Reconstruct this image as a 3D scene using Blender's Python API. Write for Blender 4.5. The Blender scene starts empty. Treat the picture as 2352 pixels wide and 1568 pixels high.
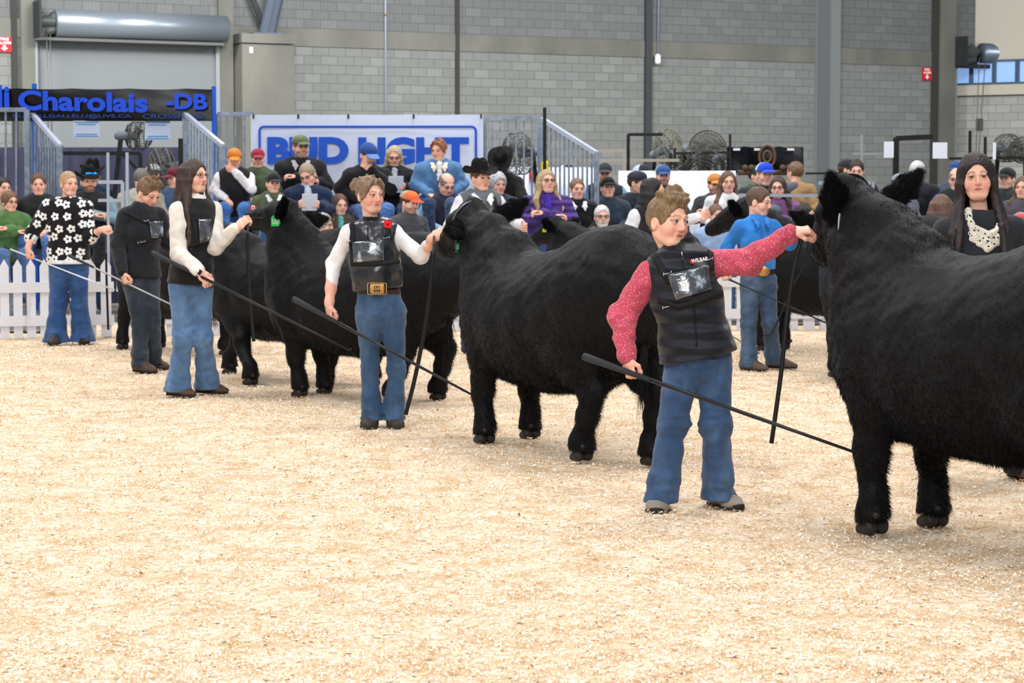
import bpy, math, random
import numpy as np
from math import sin, cos, pi, radians, sqrt, atan2
from mathutils import Vector, Matrix
from mathutils.bvhtree import BVHTree
random.seed(7); RNG = np.random.default_rng(7)
SC = bpy.context.scene
# ------------------------------------------------------------------ camera
FPX = 5000.0; PITCH = math.atan(357/5000.0); CAMZ = 1.5
cam_data = bpy.data.cameras.new('camera'); cam = bpy.data.objects.new('camera', cam_data)
SC.collection.objects.link(cam); SC.camera = cam
cam_data.sensor_width = 36.0; cam_data.lens = FPX/2352*36
cam.location = (0, 0, CAMZ); cam.rotation_euler = (pi/2-PITCH, 0, 0)
cam_data.clip_end = 400
cam_data.dof.use_dof = True; cam_data.dof.focus_distance = 10.6; cam_data.dof.aperture_fstop = 8.5
# ------------------------------------------------------------------ world and light
w = bpy.data.worlds.new('world'); SC.world = w; w.use_nodes = True
bg = w.node_tree.nodes['Background']; bg.inputs[0].default_value = (0.86, 0.92, 1.0, 1); bg.inputs[1].default_value = 0.42
SC.view_settings.view_transform = 'Standard'; SC.view_settings.look = 'None'
SC.view_settings.gamma = 1; SC.view_settings.exposure = 0.0; SC.view_settings.use_curve_mapping = False
def area(loc, rot, size, power, col=(1, .96, .92)):
    l = bpy.data.lights.new('ceiling_light', 'AREA'); l.shape = 'RECTANGLE'; l.size, l.size_y = size
    l.energy = power; l.color = col
    o = bpy.data.objects.new('ceiling_light', l); SC.collection.objects.link(o)
    o.location = loc; o.rotation_euler = rot; return o
for lx, ly, lp in ((-5, 6, 420), (4, 5, 420), (-6, 15, 520), (3, 14, 520), (-9, 25, 560), (0, 25, 560), (9, 25, 560)):
    area((lx, ly, 9.0), (0, 0, 0), (3.2, 3.2), lp)
for lx, ly, lp in ((-14, 37, 2350), (-2, 38, 2350), (10, 41, 2000)):
    area((lx, ly, 9.5), (radians(28), 0, 0), (5, 3), lp, (1, .98, .95))
area((-3, -6, 8.0), (radians(38), 0, 0), (7, 4), 1500)

# ------------------------------------------------------------------ pixel helpers
def ray(px, py):
    x = (px-1176)/FPX; y = -(py-784)/FPX
    return np.array([x, cos(PITCH)+y*sin(PITCH), -sin(PITCH)+y*cos(PITCH)])
def W(px, py, Y):
    d = ray(px, py); t = Y/d[1]; return np.array([d[0]*t, Y, CAMZ+d[2]*t])
def G(px, py):
    d = ray(px, py); t = -CAMZ/d[2]; return np.array([d[0]*t, d[1]*t, 0.0])
def A(*v): return np.array(v, float)
def nrm(v): v = np.asarray(v, float); return v/(np.linalg.norm(v)+1e-12)
def lerp(a, b, t): return np.asarray(a, float)*(1-t)+np.asarray(b, float)*t
# ------------------------------------------------------------------ signed-distance modelling
def wn(X, Y, Z, f, s=0.0):
    return (np.sin(f*X+1.7*np.sin(f*.6*Z+s)+s)*np.sin(f*.9*Z+1.3*np.sin(f*.7*Y+2*s)+s*1.7)
            + .5*np.sin(1.9*f*Y+1.1*np.sin(1.3*f*X+s)+s*.3)*np.sin(2.1*f*Z+1.9*np.sin(f*X)))
def ecap(a, b, ra, rb=None, side=(1, 0, 0), cap=None):
    a = np.asarray(a, float); b = np.asarray(b, float); L = max(np.linalg.norm(b-a), 1e-5); ax = (b-a)/L
    if rb is None: rb = ra
    ra = (ra, ra) if np.isscalar(ra) else ra; rb = (rb, rb) if np.isscalar(rb) else rb
    side = np.asarray(side, float); u = side-ax*side.dot(ax)
    if np.linalg.norm(u) < 1e-3: side = A(0, 1, 0.01); u = side-ax*side.dot(ax)
    u = u/np.linalg.norm(u); v = np.cross(ax, u); m = max(*ra, *rb)
    def fn(X, Y, Z):
        dx, dy, dz = X-a[0], Y-a[1], Z-a[2]
        t = (dx*ax[0]+dy*ax[1]+dz*ax[2])/L; tc = np.clip(t, 0, 1)
        pu = dx*u[0]+dy*u[1]+dz*u[2]; pv = dx*v[0]+dy*v[1]+dz*v[2]; w_ = (t-tc)*L
        ru = ra[0]+(rb[0]-ra[0])*tc; rv = ra[1]+(rb[1]-ra[1])*tc; mn = np.minimum(ru, rv)
        rw = mn if cap is None else cap
        return (np.sqrt((pu/ru)**2+(pv/rv)**2+(w_/rw)**2)-1)*mn
    return np.minimum(a, b)-m, np.maximum(a, b)+m, fn
def ell(c, r, ax=None):
    c = np.asarray(c, float); r = np.asarray(r, float); M = np.eye(3) if ax is None else np.asarray(ax, float)
    ext = np.sqrt(((M*r[:, None])**2).sum(0))
    def fn(X, Y, Z):
        dx, dy, dz = X-c[0], Y-c[1], Z-c[2]; k0 = 0; k1 = 0
        for i in range(3):
            p = dx*M[i][0]+dy*M[i][1]+dz*M[i][2]; k0 = k0+(p/r[i])**2; k1 = k1+(p/r[i]**2)**2
        k0 = np.sqrt(k0); return k0*(k0-1)/(np.sqrt(k1)+1e-6)
    return c-ext, c+ext, fn
OFF = np.array([[i, j, k] for i in (0, 1) for j in (0, 1) for k in (0, 1)])
EDG = [(a, b) for a in range(8) for b in range(a+1, 8) if np.abs(OFF[a]-OFF[b]).sum() == 1]
class Shape:
    def __init__(s): s.p = []; s.post = []; s.lo = A(9e9, 9e9, 9e9); s.hi = -s.lo
    def add(s, prim, k=.01):
        s.p.append((prim, k, 0)); s.lo = np.minimum(s.lo, prim[0]); s.hi = np.maximum(s.hi, prim[1]); return s
    def sub(s, prim, k=.004): s.p.append((prim, k, 1)); return s
    def chain(s, st, k=.02, side=(1, 0, 0)):
        for i in range(len(st)-1): s.add(ecap(st[i][0], st[i+1][0], st[i][1], st[i+1][1], side), k)
        return s
    def disp(s, fn): s.post.append(('d', fn)); return s
    def cut(s, c, n, k=.006): s.post.append(('c', np.asarray(c, float), nrm(n), k)); return s
    def build(s, h, pad=.012):
        lo = s.lo-pad-2*h; n = np.ceil((s.hi+pad+2*h-lo)/h).astype(int)+1
        ax = [(lo[i]+h*np.arange(n[i])).astype(np.float32) for i in range(3)]
        D = np.full(n, .3, np.float32)
        def win(l, u, pd):
            i0 = np.maximum(0, np.floor((l-pd-lo)/h).astype(int)); i1 = np.minimum(n, np.ceil((u+pd-lo)/h).astype(int)+1)
            return i0, i1
        for (l, u, fn), k, op in s.p:
            i0, i1 = win(l, u, k+3*h)
            if (i1 <= i0).any(): continue
            sl = tuple(slice(a, b) for a, b in zip(i0, i1))
            d = fn(ax[0][sl[0]][:, None, None], ax[1][sl[1]][None, :, None], ax[2][sl[2]][None, None, :]).astype(np.float32)
            c = D[sl]
            if op == 0:
                hh = np.maximum(k-np.abs(c-d), 0)/k; D[sl] = np.minimum(c, d)-hh*hh*k*.25
            else:
                d = -d; hh = np.maximum(k-np.abs(c-d), 0)/k; D[sl] = np.maximum(c, d)+hh*hh*k*.25
        for q in s.post:
            if q[0] == 'd':
                m = np.nonzero(np.abs(D) < 4*h+.02)
                D[m] += q[1](ax[0][m[0]], ax[1][m[1]], ax[2][m[2]]).astype(np.float32)
            else:
                _, c, nn, k = q
                d = ((ax[0]-c[0])*nn[0])[:, None, None]+((ax[1]-c[1])*nn[1])[None, :, None]+((ax[2]-c[2])*nn[2])[None, None, :]
                hh = np.maximum(k-np.abs(D-d), 0)/k; D = (np.maximum(D, d)+hh*hh*k*.25).astype(np.float32)
        for a in range(3):
            t = [slice(None)]*3
            for e in (0, -1): t[a] = e; D[tuple(t)] = np.maximum(D[tuple(t)], .01)
        return nets(D, lo, h)
def nets(D, lo, h):
    I = D < 0; nx, ny, nz = D.shape
    cnt = np.zeros((nx-1, ny-1, nz-1), np.int8)
    for o in OFF: cnt += I[o[0]:nx-1+o[0], o[1]:ny-1+o[1], o[2]:nz-1+o[2]]
    act = (cnt > 0) & (cnt < 8); ci = np.argwhere(act)
    if len(ci) == 0: return np.zeros((0, 3)), np.zeros((0, 4), int)
    idx = np.full(act.shape, -1, np.int64); idx[act] = np.arange(len(ci))
    V = np.stack([D[ci[:, 0]+o[0], ci[:, 1]+o[1], ci[:, 2]+o[2]] for o in OFF], 1)
    pos = np.zeros((len(ci), 3)); c = np.zeros(len(ci))
    for a, b in EDG:
        m = (V[:, a] < 0) != (V[:, b] < 0); va = V[m, a]; vb = V[m, b]; t = va/(va-vb)
        pos[m] += OFF[a]+t[:, None]*(OFF[b]-OFF[a]); c[m] += 1
    pos = (ci+pos/c[:, None])*h+lo
    fs = []
    for a in range(3):
        b, d = (a+1) % 3, (a+2) % 3
        s0 = [slice(1, -1)]*3; s1 = [slice(1, -1)]*3; s0[a] = slice(0, -1); s1[a] = slice(1, None)
        P, Q = I[tuple(s0)], I[tuple(s1)]
        for m, fl in ((P & ~Q, False), (~P & Q, True)):
            g = np.argwhere(m)
            if len(g) == 0: continue
            g = g+np.array([0 if i == a else 1 for i in range(3)])
            eb = np.eye(3, dtype=int)[b]; ed = np.eye(3, dtype=int)[d]
            q = [idx[tuple((g-x).T)] for x in (eb+ed, ed, 0*ed, eb)]
            if fl: q = q[::-1]
            fs.append(np.stack(q, 1))
    return pos, np.concatenate(fs)
# ------------------------------------------------------------------ plain mesh bits: all return (verts, faces-list)
def join(parts):
    vs, fs, o = [], [], 0
    for v, f in parts:
        v = np.asarray(v, float).reshape(-1, 3); vs.append(v); fs += [tuple(int(i)+o for i in q) for q in f]; o += len(v)
    return np.concatenate(vs), fs
def box(c, s, ax=None):
    c = np.asarray(c, float); M = np.eye(3) if ax is None else np.asarray(ax, float)
    v = np.array([[x, y, z] for x in (-.5, .5) for y in (-.5, .5) for z in (-.5, .5)])*np.asarray(s, float)
    return c+v@M, [(0, 1, 3, 2), (4, 6, 7, 5), (0, 4, 5, 1), (2, 3, 7, 6), (0, 2, 6, 4), (1, 5, 7, 3)]
def bar(a, b, w_, d=None, up=(0, 0, 1)):
    a = np.asarray(a, float); b = np.asarray(b, float); x = nrm(b-a); up = np.asarray(up, float)
    if abs(x.dot(nrm(up))) > .98: up = A(0, 1, 0)
    y = nrm(np.cross(up, x)); z = np.cross(x, y); d = w_ if d is None else d
    return box((a+b)/2, (np.linalg.norm(b-a), w_, d), (x, y, z))
def tube(pts, r, n=10, close=False):
    pts = [np.asarray(p, float) for p in pts]; m = len(pts); rr = r if hasattr(r, '__len__') else [r]*m
    vs = []; fs = []; up = None
    for i, p in enumerate(pts):
        t = nrm((pts[(i+1) % m] if (i < m-1 or close) else p)-(pts[i-1] if (i > 0 or close) else p))
        if up is None: up = A(0, 0, 1) if abs(t[2]) < .9 else A(1, 0, 0)
        x = nrm(np.cross(up, t)); y = np.cross(t, x); up = y
        for k in range(n): a = 2*pi*k/n; vs.append(p+rr[i]*(cos(a)*x+sin(a)*y))
    for i in range(m if close else m-1):
        for k in range(n):
            j = (i+1) % m; fs.append((i*n+k, i*n+(k+1) % n, j*n+(k+1) % n, j*n+k))
    if not close: fs.append(tuple(range(n))[::-1]); fs.append(tuple((m-1)*n+k for k in range(n)))
    return vs, fs
def ribbon(pts, nr, wd, th=.003):
    pts = np.asarray(pts, float); m = len(pts); nr = np.asarray(nr, float); nr = np.tile(nr, (m, 1)) if nr.ndim == 1 else nr
    wd = wd if hasattr(wd, '__len__') else [wd]*m; vs = []; fs = []
    for i in range(m):
        t = nrm(pts[min(i+1, m-1)]-pts[max(i-1, 0)]); n_ = nrm(nr[i]-t*t.dot(nr[i])); s = np.cross(t, n_)*wd[i]/2
        vs += [pts[i]-s, pts[i]+s, pts[i]+s+n_*th, pts[i]-s+n_*th]
    for i in range(m-1):
        for k in range(4): fs.append((i*4+k, i*4+(k+1) % 4, i*4+4+(k+1) % 4, i*4+4+k))
    return vs, fs+[(3, 2, 1, 0), tuple((m-1)*4+k for k in range(4))]
def rot2(yaw): return np.array([[cos(yaw), sin(yaw), 0], [-sin(yaw), cos(yaw), 0], [0, 0, 1]])
def sphere(c, r, n=16, ax=None):
    r = np.ones(3)*r; M = np.eye(3) if ax is None else np.asarray(ax); vs = [A(0, 0, 1)]; fs = []; m = n//2
    for i in range(1, m):
        for k in range(n): t = pi*i/m; a = 2*pi*k/n; vs.append(A(sin(t)*cos(a), sin(t)*sin(a), cos(t)))
    vs.append(A(0, 0, -1))
    for k in range(n):
        fs.append((0, 1+k, 1+(k+1) % n)); fs.append((len(vs)-1, 1+(m-2)*n+(k+1) % n, 1+(m-2)*n+k))
        for i in range(m-2): a = 1+i*n; fs.append((a+k, a+n+k, a+n+(k+1) % n, a+(k+1) % n))
    return np.asarray(c, float)+(np.array(vs)*r)@M, fs
def smooth_path(P, n=24):
    P = [np.asarray(p, float) for p in P]; P = [2*P[0]-P[1]]+P+[2*P[-1]-P[-2]]; out = []; m = len(P)-3
    for i in range(m):
        for k in range(n//m+1):
            t = k/(n//m+1); a, b, c, d = P[i:i+4]
            out.append(.5*((2*b)+(c-a)*t+(2*a-5*b+4*c-d)*t*t+(3*b-a-3*c+d)*t**3))
    return out+[P[-2]]
# ------------------------------------------------------------------ materials
def lin(c): 
    c = np.asarray(c, float)/255; return tuple(np.where(c < .04045, c/12.92, ((c+.055)/1.055)**2.4))+(1,)
MATS = {}
class NT:
    def __init__(s, m): s.t = m.node_tree; s.n = s.t.nodes; s.b = s.n['Principled BSDF']
    def add(s, ty, **kw):
        x = s.n.new(ty)
        for k, v in kw.items():
            if k[0] == 'i' and k[1:].isdigit(): x.inputs[int(k[1:])].default_value = v
            else: setattr(x, k, v)
        return x
    def link(s, a, b): s.t.links.new(a, b)
    def math(s, op, a, b=0.0, c=None):
        x = s.add('ShaderNodeMath', operation=op)
        for i, v in enumerate((a, b, c)):
            if v is None: continue
            if hasattr(v, 'is_linked'): s.link(v, x.inputs[i])
            else: x.inputs[i].default_value = v
        return x.outputs[0]
    def mix(s, f, a, b, mode='MIX'):
        x = s.add('ShaderNodeMix', data_type='RGBA', blend_type=mode)
        for i, v in ((0, f), (6, a), (7, b)):
            if hasattr(v, 'is_linked'): s.link(v, x.inputs[i])
            else: x.inputs[i].default_value = v
        return x.outputs[2]
    def noise(s, scale, detail=4, vec=None, rough=.55):
        x = s.add('ShaderNodeTexNoise'); x.inputs['Scale'].default_value = scale; x.inputs['Detail'].default_value = detail
        x.inputs['Roughness'].default_value = rough
        if vec is not None: s.link(vec, x.inputs['Vector'])
        return x.outputs[0]
    def ramp(s, f, stops):
        x = s.add('ShaderNodeValToRGB'); e = x.color_ramp.elements
        while len(e) < len(stops): e.new(.5)
        for i, (p, c) in enumerate(stops): e[i].position = p; e[i].color = c
        s.link(f, x.inputs[0]); return x.outputs[0]
    def coord(s, k='Object'): return s.add('ShaderNodeTexCoord').outputs[k]
    def mapv(s, vec, sc): x = s.add('ShaderNodeMapping'); x.inputs['Scale'].default_value = sc; s.link(vec, x.inputs[0]); return x.outputs[0]
    def bump(s, hgt, st=.3, d=.01):
        x = s.add('ShaderNodeBump'); x.inputs['Strength'].default_value = st; x.inputs['Distance'].default_value = d
        s.link(hgt, x.inputs['Height']); s.link(x.outputs[0], s.b.inputs['Normal'])
def newmat(name, col=(128, 128, 128), rough=.8, metal=0.0, spec=.3, **kw):
    m = bpy.data.materials.new(name); m.use_nodes = True; t = NT(m); t.b.inputs['Base Color'].default_value = lin(col)
    t.b.inputs['Roughness'].default_value = rough; t.b.inputs['Metallic'].default_value = metal
    t.b.inputs['Specular IOR Level'].default_value = spec
    for k, v in kw.items(): t.b.inputs[k.replace('_', ' ')].default_value = v
    return m, t
def cloth(col, kind='plain', rough=.85):
    key = (tuple(col), kind)
    if key in MATS: return MATS[key]
    m, t = newmat('fabric_'+kind, col, rough); c = lin(col); co = t.coord()
    t.b.inputs['Sheen Weight'].default_value = .15; t.b.inputs['Specular IOR Level'].default_value = .2
    dk = tuple(x*.78 for x in c[:3])+(1,); lt = tuple(min(1, x*1.15+.004) for x in c[:3])+(1,)
    n = t.noise(9, 5, co); base = t.ramp(n, [(.3, dk), (.7, lt)])
    if kind == 'denim':
        wv = t.noise(5, 6, t.mapv(co, (1, 1, .6)), .6)
        fa = tuple(min(1, x*1.75+.05) for x in c[:3])+(1,)
        base = t.mix(t.ramp(wv, [(.45, (0, 0, 0, 1)), (.72, (1, 1, 1, 1))]), base, fa)
        th = t.noise(350, 2, t.mapv(co, (1, 1, .35))); base = t.mix(t.math('MULTIPLY', th, .55), base, dk)
        t.bump(th, .25, .002)
    elif kind == 'puffer':
        wv = t.add('ShaderNodeTexWave'); wv.bands_direction = 'Z'; wv.inputs['Scale'].default_value = 4.3; wv.inputs['Distortion'].default_value = .8
        wv.wave_profile = 'SIN'; t.link(co, wv.inputs[0]); t.bump(wv.outputs[1], .7, .024); t.b.inputs['Roughness'].default_value = .5
    elif kind == 'dots':
        vo = t.add('ShaderNodeTexVoronoi'); vo.inputs['Scale'].default_value = 120; t.link(co, vo.inputs['Vector'])
        base = t.mix(t.ramp(vo.outputs['Distance'], [(.18, (.8, .8, .8, 1)), (.27, (0, 0, 0, 1))]), base, lin((235, 215, 215)))
        t.bump(t.noise(60, 3, co), .2, .003)
    elif kind == 'flowers':
        sp = t.add('ShaderNodeSeparateXYZ'); t.link(co, sp.inputs[0]); cb = t.add('ShaderNodeCombineXYZ')
        t.link(sp.outputs[0], cb.inputs[0]); t.link(sp.outputs[2], cb.inputs[1])
        vo = t.add('ShaderNodeTexVoronoi', voronoi_dimensions='2D'); vo.inputs['Scale'].default_value = 9.2
        vo.inputs['Randomness'].default_value = .55; t.link(cb.outputs[0], vo.inputs['Vector'])
        df = t.add('ShaderNodeVectorMath', operation='SUBTRACT'); t.link(cb.outputs[0], df.inputs[0]); t.link(vo.outputs['Position'], df.inputs[1])
        s2 = t.add('ShaderNodeSeparateXYZ'); t.link(df.outputs[0], s2.inputs[0])
        an = t.math('ARCTAN2', s2.outputs[1], s2.outputs[0]); pet = t.math('ABSOLUTE', t.math('SINE', t.math('MULTIPLY', an, 2.5)))
        ln = t.add('ShaderNodeVectorMath', operation='LENGTH'); t.link(df.outputs[0], ln.inputs[0])
        R = t.math('MULTIPLY_ADD', pet, .016, .025)
        f1 = t.math('LESS_THAN', ln.outputs['Value'], R); f2 = t.math('GREATER_THAN', ln.outputs['Value'], .010)
        base = t.mix(t.math('MULTIPLY', f1, f2), base, lin((235, 235, 238)))
    elif kind == 'knit':
        t.bump(t.noise(90, 4, t.mapv(co, (1, 1, .4))), .5, .006); 
    elif kind == 'leather':
        t.b.inputs['Roughness'].default_value = .27; t.b.inputs['Specular IOR Level'].default_value = .6
        t.b.inputs['Sheen Weight'].default_value = 0; t.bump(t.noise(6, 2, t.mapv(co, (1.6, 1.6, .8))), .35, .03)
    elif kind == 'plaid':
        for sc, dr in ((9, 'X'), (9, 'Z')):
            wv = t.add('ShaderNodeTexWave'); wv.bands_direction = dr; wv.inputs['Scale'].default_value = sc; t.link(co, wv.inputs[0])
            base = t.mix(t.math('MULTIPLY', t.math('GREATER_THAN', wv.outputs[1], .6), .5), base, lin((20, 30, 45)))
    elif kind == 'scarf':
        vo = t.add('ShaderNodeTexVoronoi'); vo.inputs['Scale'].default_value = 55; t.link(co, vo.inputs['Vector'])
        base = t.mix(t.math('LESS_THAN', vo.outputs['Distance'], .27), base, lin((20, 22, 24)))
    else: t.bump(t.noise(120, 3, co), .15, .002)
    t.link(base, t.b.inputs['Base Color'])
    MATS[key] = m; return m
def hairmat(col):
    key = ('hair', tuple(col))
    if key in MATS: return MATS[key]
    m, t = newmat('hair', col, .5, spec=.4); co = t.coord(); n = t.noise(160, 3, t.mapv(co, (1, 1, .12)))
    c = lin(col); t.link(t.ramp(n, [(.25, tuple(x*.45 for x in c[:3])+(1,)), (.7, tuple(min(1, x*1.5) for x in c[:3])+(1,))]), t.b.inputs['Base Color'])
    t.bump(n, .6, .006); MATS[key] = m; return m
def simple(name, col, rough=.6, metal=0., spec=.3, **kw):
    key = (name, tuple(col), rough, metal)
    if key not in MATS: MATS[key] = newmat(name, col, rough, metal, spec, **kw)[0]
    return MATS[key]
def skinmat():
    if 'skin' in MATS: return MATS['skin']
    m, t = newmat('skin', (220, 170, 150), .48, spec=.35); a = t.add('ShaderNodeVertexColor'); a.layer_name = 'Col'
    n = t.noise(45, 3, t.coord()); c = t.mix(t.math('MULTIPLY', n, .18), a.outputs[0], lin((170, 100, 90)))
    t.link(c, t.b.inputs['Base Color']); t.b.inputs['Subsurface Weight'].default_value = .06
    t.b.inputs['Subsurface Radius'].default_value = (.012, .004, .003); MATS['skin'] = m; return m
# ------------------------------------------------------------------ objects
def obj(name, vf, mat, parent=None, base=None, col=None, smooth=True):
    v, f = vf; v = np.asarray(v, np.float64)
    base = (np.array(parent['_b']) if parent is not None else np.zeros(3)) if base is None else np.asarray(base, float)
    me = bpy.data.meshes.new(name)
    if isinstance(f, np.ndarray) and len(f):
        me.vertices.add(len(v)); me.vertices.foreach_set('co', (v-base).astype(np.float32).ravel())
        me.loops.add(f.size); me.loops.foreach_set('vertex_index', f.astype(np.int32).ravel())
        me.polygons.add(len(f)); me.polygons.foreach_set('loop_start', np.arange(0, f.size, f.shape[1], dtype=np.int32))
        me.update(calc_edges=True)
    else: me.from_pydata((v-base).tolist(), [], [tuple(int(i) for i in q) for q in f])
    me.polygons.foreach_set('use_smooth', [smooth]*len(me.polygons))
    if col is not None:
        ca = me.color_attributes.new('Col', 'FLOAT_COLOR', 'POINT')
        c4 = np.ones((len(v), 4), np.float32); c4[:, :3] = col; ca.data.foreach_set('color', c4.ravel())
    for mm in (mat if isinstance(mat, (list, tuple)) else [mat]): me.materials.append(mm)
    o = bpy.data.objects.new(name, me); SC.collection.objects.link(o); me.name = name
    if parent is not None: o.parent = parent
    if parent is None: o.location = base
    o['_b'] = [float(x) for x in base]; return o
def thing(name, base, label, cat, group=None):
    o = bpy.data.objects.new(name, None); SC.collection.objects.link(o); o.location = tuple(float(x) for x in base)
    o.empty_display_size = .1; o['_b'] = [float(x) for x in base]; tag(o, label, cat, group); return o
def tag(o, label, cat, group=None):
    o['label'] = label; o['category'] = cat
    if group: o['group'] = group
    return o
def struct(o): o['kind'] = 'structure'; return o
def text_mesh(s, size, depth=.004, bold=0.0, width=1.0, spacing=1.0):
    c = bpy.data.curves.new('t', 'FONT'); c.body = s; c.size = size; c.extrude = depth/2; c.offset = bold; c.resolution_u = 4
    c.space_character = spacing; c.align_x = 'LEFT'; o = bpy.data.objects.new('t', c); SC.collection.objects.link(o)
    bpy.context.view_layer.update(); me = bpy.data.meshes.new_from_object(o.evaluated_get(bpy.context.evaluated_depsgraph_get()))
    v = np.array([x.co[:] for x in me.vertices])*A(width, 1, 1); f = [tuple(p.vertices) for p in me.polygons]
    bpy.data.objects.remove(o); bpy.data.curves.remove(c); bpy.data.meshes.remove(me)
    v[:, 0] -= v[:, 0].min(); v[:, 1] -= v[:, 1].min(); return v, f
def text_fit(s, wd, ht, depth=.004, bold=0.0, spacing=1.0):
    v, f = text_mesh(s, 1.0, .02, bold, 1, spacing); v = v.copy()
    v[:, 0] *= wd/v[:, 0].max(); v[:, 1] *= ht/v[:, 1].max(); v[:, 2] *= depth/.02; return v, f
def place2d(vf, o, X, Y, N=None):
    v, f = vf; v = np.asarray(v); N = np.cross(X, Y) if N is None else N
    return np.asarray(o)+v[:, :1]*X+v[:, 1:2]*Y+v[:, 2:3]*N, f
def bvh_of(vf): v, f = vf; return BVHTree.FromPolygons([tuple(x) for x in v], [tuple(int(i) for i in q) for q in f])
def hit(b, px, py):
    d = nrm(ray(px, py)); r = b.ray_cast(Vector((0, 0, CAMZ)), Vector(d))
    return (None, None) if r[0] is None else (np.array(r[0]), np.array(r[1]))
# ------------------------------------------------------------------ people
SKIN = (238, 190, 168); UPZ_ = A(0, 0, 1)
def frame(yaw, pitch=0, roll=0):
    """yaw 0 faces the camera (-Y), + turns to image right; pitch + looks down. Returns S (image right side), F, U"""
    F_ = A(sin(yaw), -cos(yaw), 0); S = A(cos(yaw), sin(yaw), 0); U = A(0, 0, 1)
    F2 = F_*cos(pitch)-U*sin(pitch); U2 = U*cos(pitch)+F_*sin(pitch)
    S2 = S*cos(roll)+U2*sin(roll); U3 = U2*cos(roll)-S*sin(roll); return S2, F2, U3
class Head:
    def __init__(s, c, yaw, pitch=0, roll=0, sc=1.0, male=True):
        s.c = np.asarray(c, float); s.M = np.stack(frame(radians(yaw), radians(pitch), radians(roll))); s.sc = sc; s.male = male
    def L(s, x, y, z): return s.c+s.sc*(x*s.M[0]+y*s.M[1]+z*s.M[2])
    def loc(s, v): return ((np.asarray(v)-s.c)@s.M.T)/s.sc
    def e(s, p, r, ax=None): return ell(s.L(*p), np.array(r)*s.sc, s.M if ax is None else ax)
    def cp(s, a, b, ra, rb=None):
        rb = ra if rb is None else rb; g = lambda r: r*s.sc if np.isscalar(r) else (r[0]*s.sc, r[1]*s.sc)
        return ecap(s.L(*a), s.L(*b), g(ra), g(rb), s.M[0])
    def shape(s, sh, neck=None):
        k = s.sc; j = 1.0 if s.male else .93
        sh.add(s.e((0, -.014, .026), (.074, .096, .088)), .01*k)
        sh.add(s.e((0, .018, -.03), (.060*j, .068, .078)), .03*k)
        sh.add(s.e((0, .050, -.088), (.030*j, .030, .022)), .03*k)
        for x in (-1, 1):
            sh.add(s.e((x*.036, .048, -.036), (.028, .030, .030)), .02*k)
            sh.add(s.cp((x*.050*j, -.005, -.062), (x*.026, .052, -.092), .016, .016), .025*k)
            sh.sub(s.e((x*.031, .098, .005), (.020, .018, .013)), .016*k)
            sh.add(s.cp((x*.012, .084, .024), (x*.042, .074, .025), .009, .007), .012*k)
            sh.add(s.e((x*.0745, -.010, -.012), (.010, .019, .031)), .007*k)
            sh.sub(s.e((x*.084, -.006, -.008), (.006, .011, .019)), .004*k)
            sh.add(s.e((x*.0100, .092, -.0315), (.0070, .009, .0070)), .006*k)
        for x in (-1, 1):
            sh.add(s.e((x*.031, .0755, .004), (.0160, .0150, .0145)), .005*k)
            sh.sub(s.e((x*.0312, .094, .0040), (.0148, .022, .0047)), .0015*k)
        sh.add(s.cp((0, .084, .012), (0, .101, -.024), (.0070, .010), (.0095, .010)), .011*k)
        sh.add(s.e((0, .102, -.0285), (.0090, .009, .0080)), .007*k)
        sh.add(s.cp((-.019, .078, -.055), (.019, .078, -.055), (.0065, .0075)), .010*k)
        sh.add(s.cp((-.017, .077, -.066), (.017, .077, -.066), (.0075, .0085)), .008*k)
        sh.sub(s.cp((-.022, .086, -.0605), (.022, .086, -.0605), (.0022, .0055)), .003*k)
        if neck is not None:
            sh.add(ecap(s.L(0, -.028, -.05), neck, (.049 if s.male else .042)*k, (.056 if s.male else .048)*k, s.M[0]), .018*k)
    def eyes(s, col=(70, 80, 90), gx=0.0, gz=0.0, n=14):
        vs = []; fs = []; cs = []; o = 0
        for x in (-1, 1):
            v, f = sphere((0, 0, 0), .0135, n); v = np.asarray(v)@np.array([[1, 0, 0], [0, 0, 1], [0, -1, 0]], float)@np.array([[1, gx, 0], [-gx, 1, 0], [0, 0, 1]], float)
            d = nrm(A(gx, 1, gz)); ang = np.degrees(np.arccos(np.clip((v/.0135)@d, -1, 1)))
            c = np.tile(np.array(lin((205, 202, 200))[:3]), (len(v), 1)); c[ang < 40] = lin(col)[:3]; c[ang < 17] = lin((12, 12, 14))[:3]
            v = s.c+((v+A(x*.031, .0755, .0035))*s.sc)@s.M
            vs.append(v); fs += [tuple(i+o for i in q) for q in f]; cs.append(c); o += len(v)
        return np.concatenate(vs), fs, np.concatenate(cs)
    def color(s, v, tone, brow=(95, 70, 50), lip=(196, 110, 105), blush=.35, beard=None):
        q = s.loc(v); x, y, z = np.abs(q[:, 0]), q[:, 1], q[:, 2]
        c = np.tile(np.array(lin(tone)[:3]), (len(q), 1))
        def bl(m, col, a):
            m = (np.clip(m, 0, 1)*a)[:, None]; return c*(1-m)+np.array(lin(col)[:3])*m
        hd = (y > -.03)
        c = bl(np.exp(-((x-.042)**2+(z+.035)**2)/.0006)*(y > .02), (225, 120, 110), blush)
        c = bl(np.exp(-((z+.026)**2+x*x)/.0002)*(y > .085), (225, 130, 115), .4)
        c = bl(np.clip(2.2-2.2*np.hypot(x/.024, (z+.0605)/.0125), 0, 1)*(y > .068), lip, .8)
        c = bl((np.clip(1-np.abs(z+.0608)/.0025, 0, 1)*2)*(x < .0225)*(y > .07), (110, 50, 50), .8)
        bz = .0275+.004*np.clip((x-.01)/.03, 0, 1)-.009*np.clip((x-.034)/.014, 0, 1)
        c = bl((np.abs(z-bz) < .0042)*(x > .013)*(x < .047)*(y > .05), brow, .6)
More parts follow.
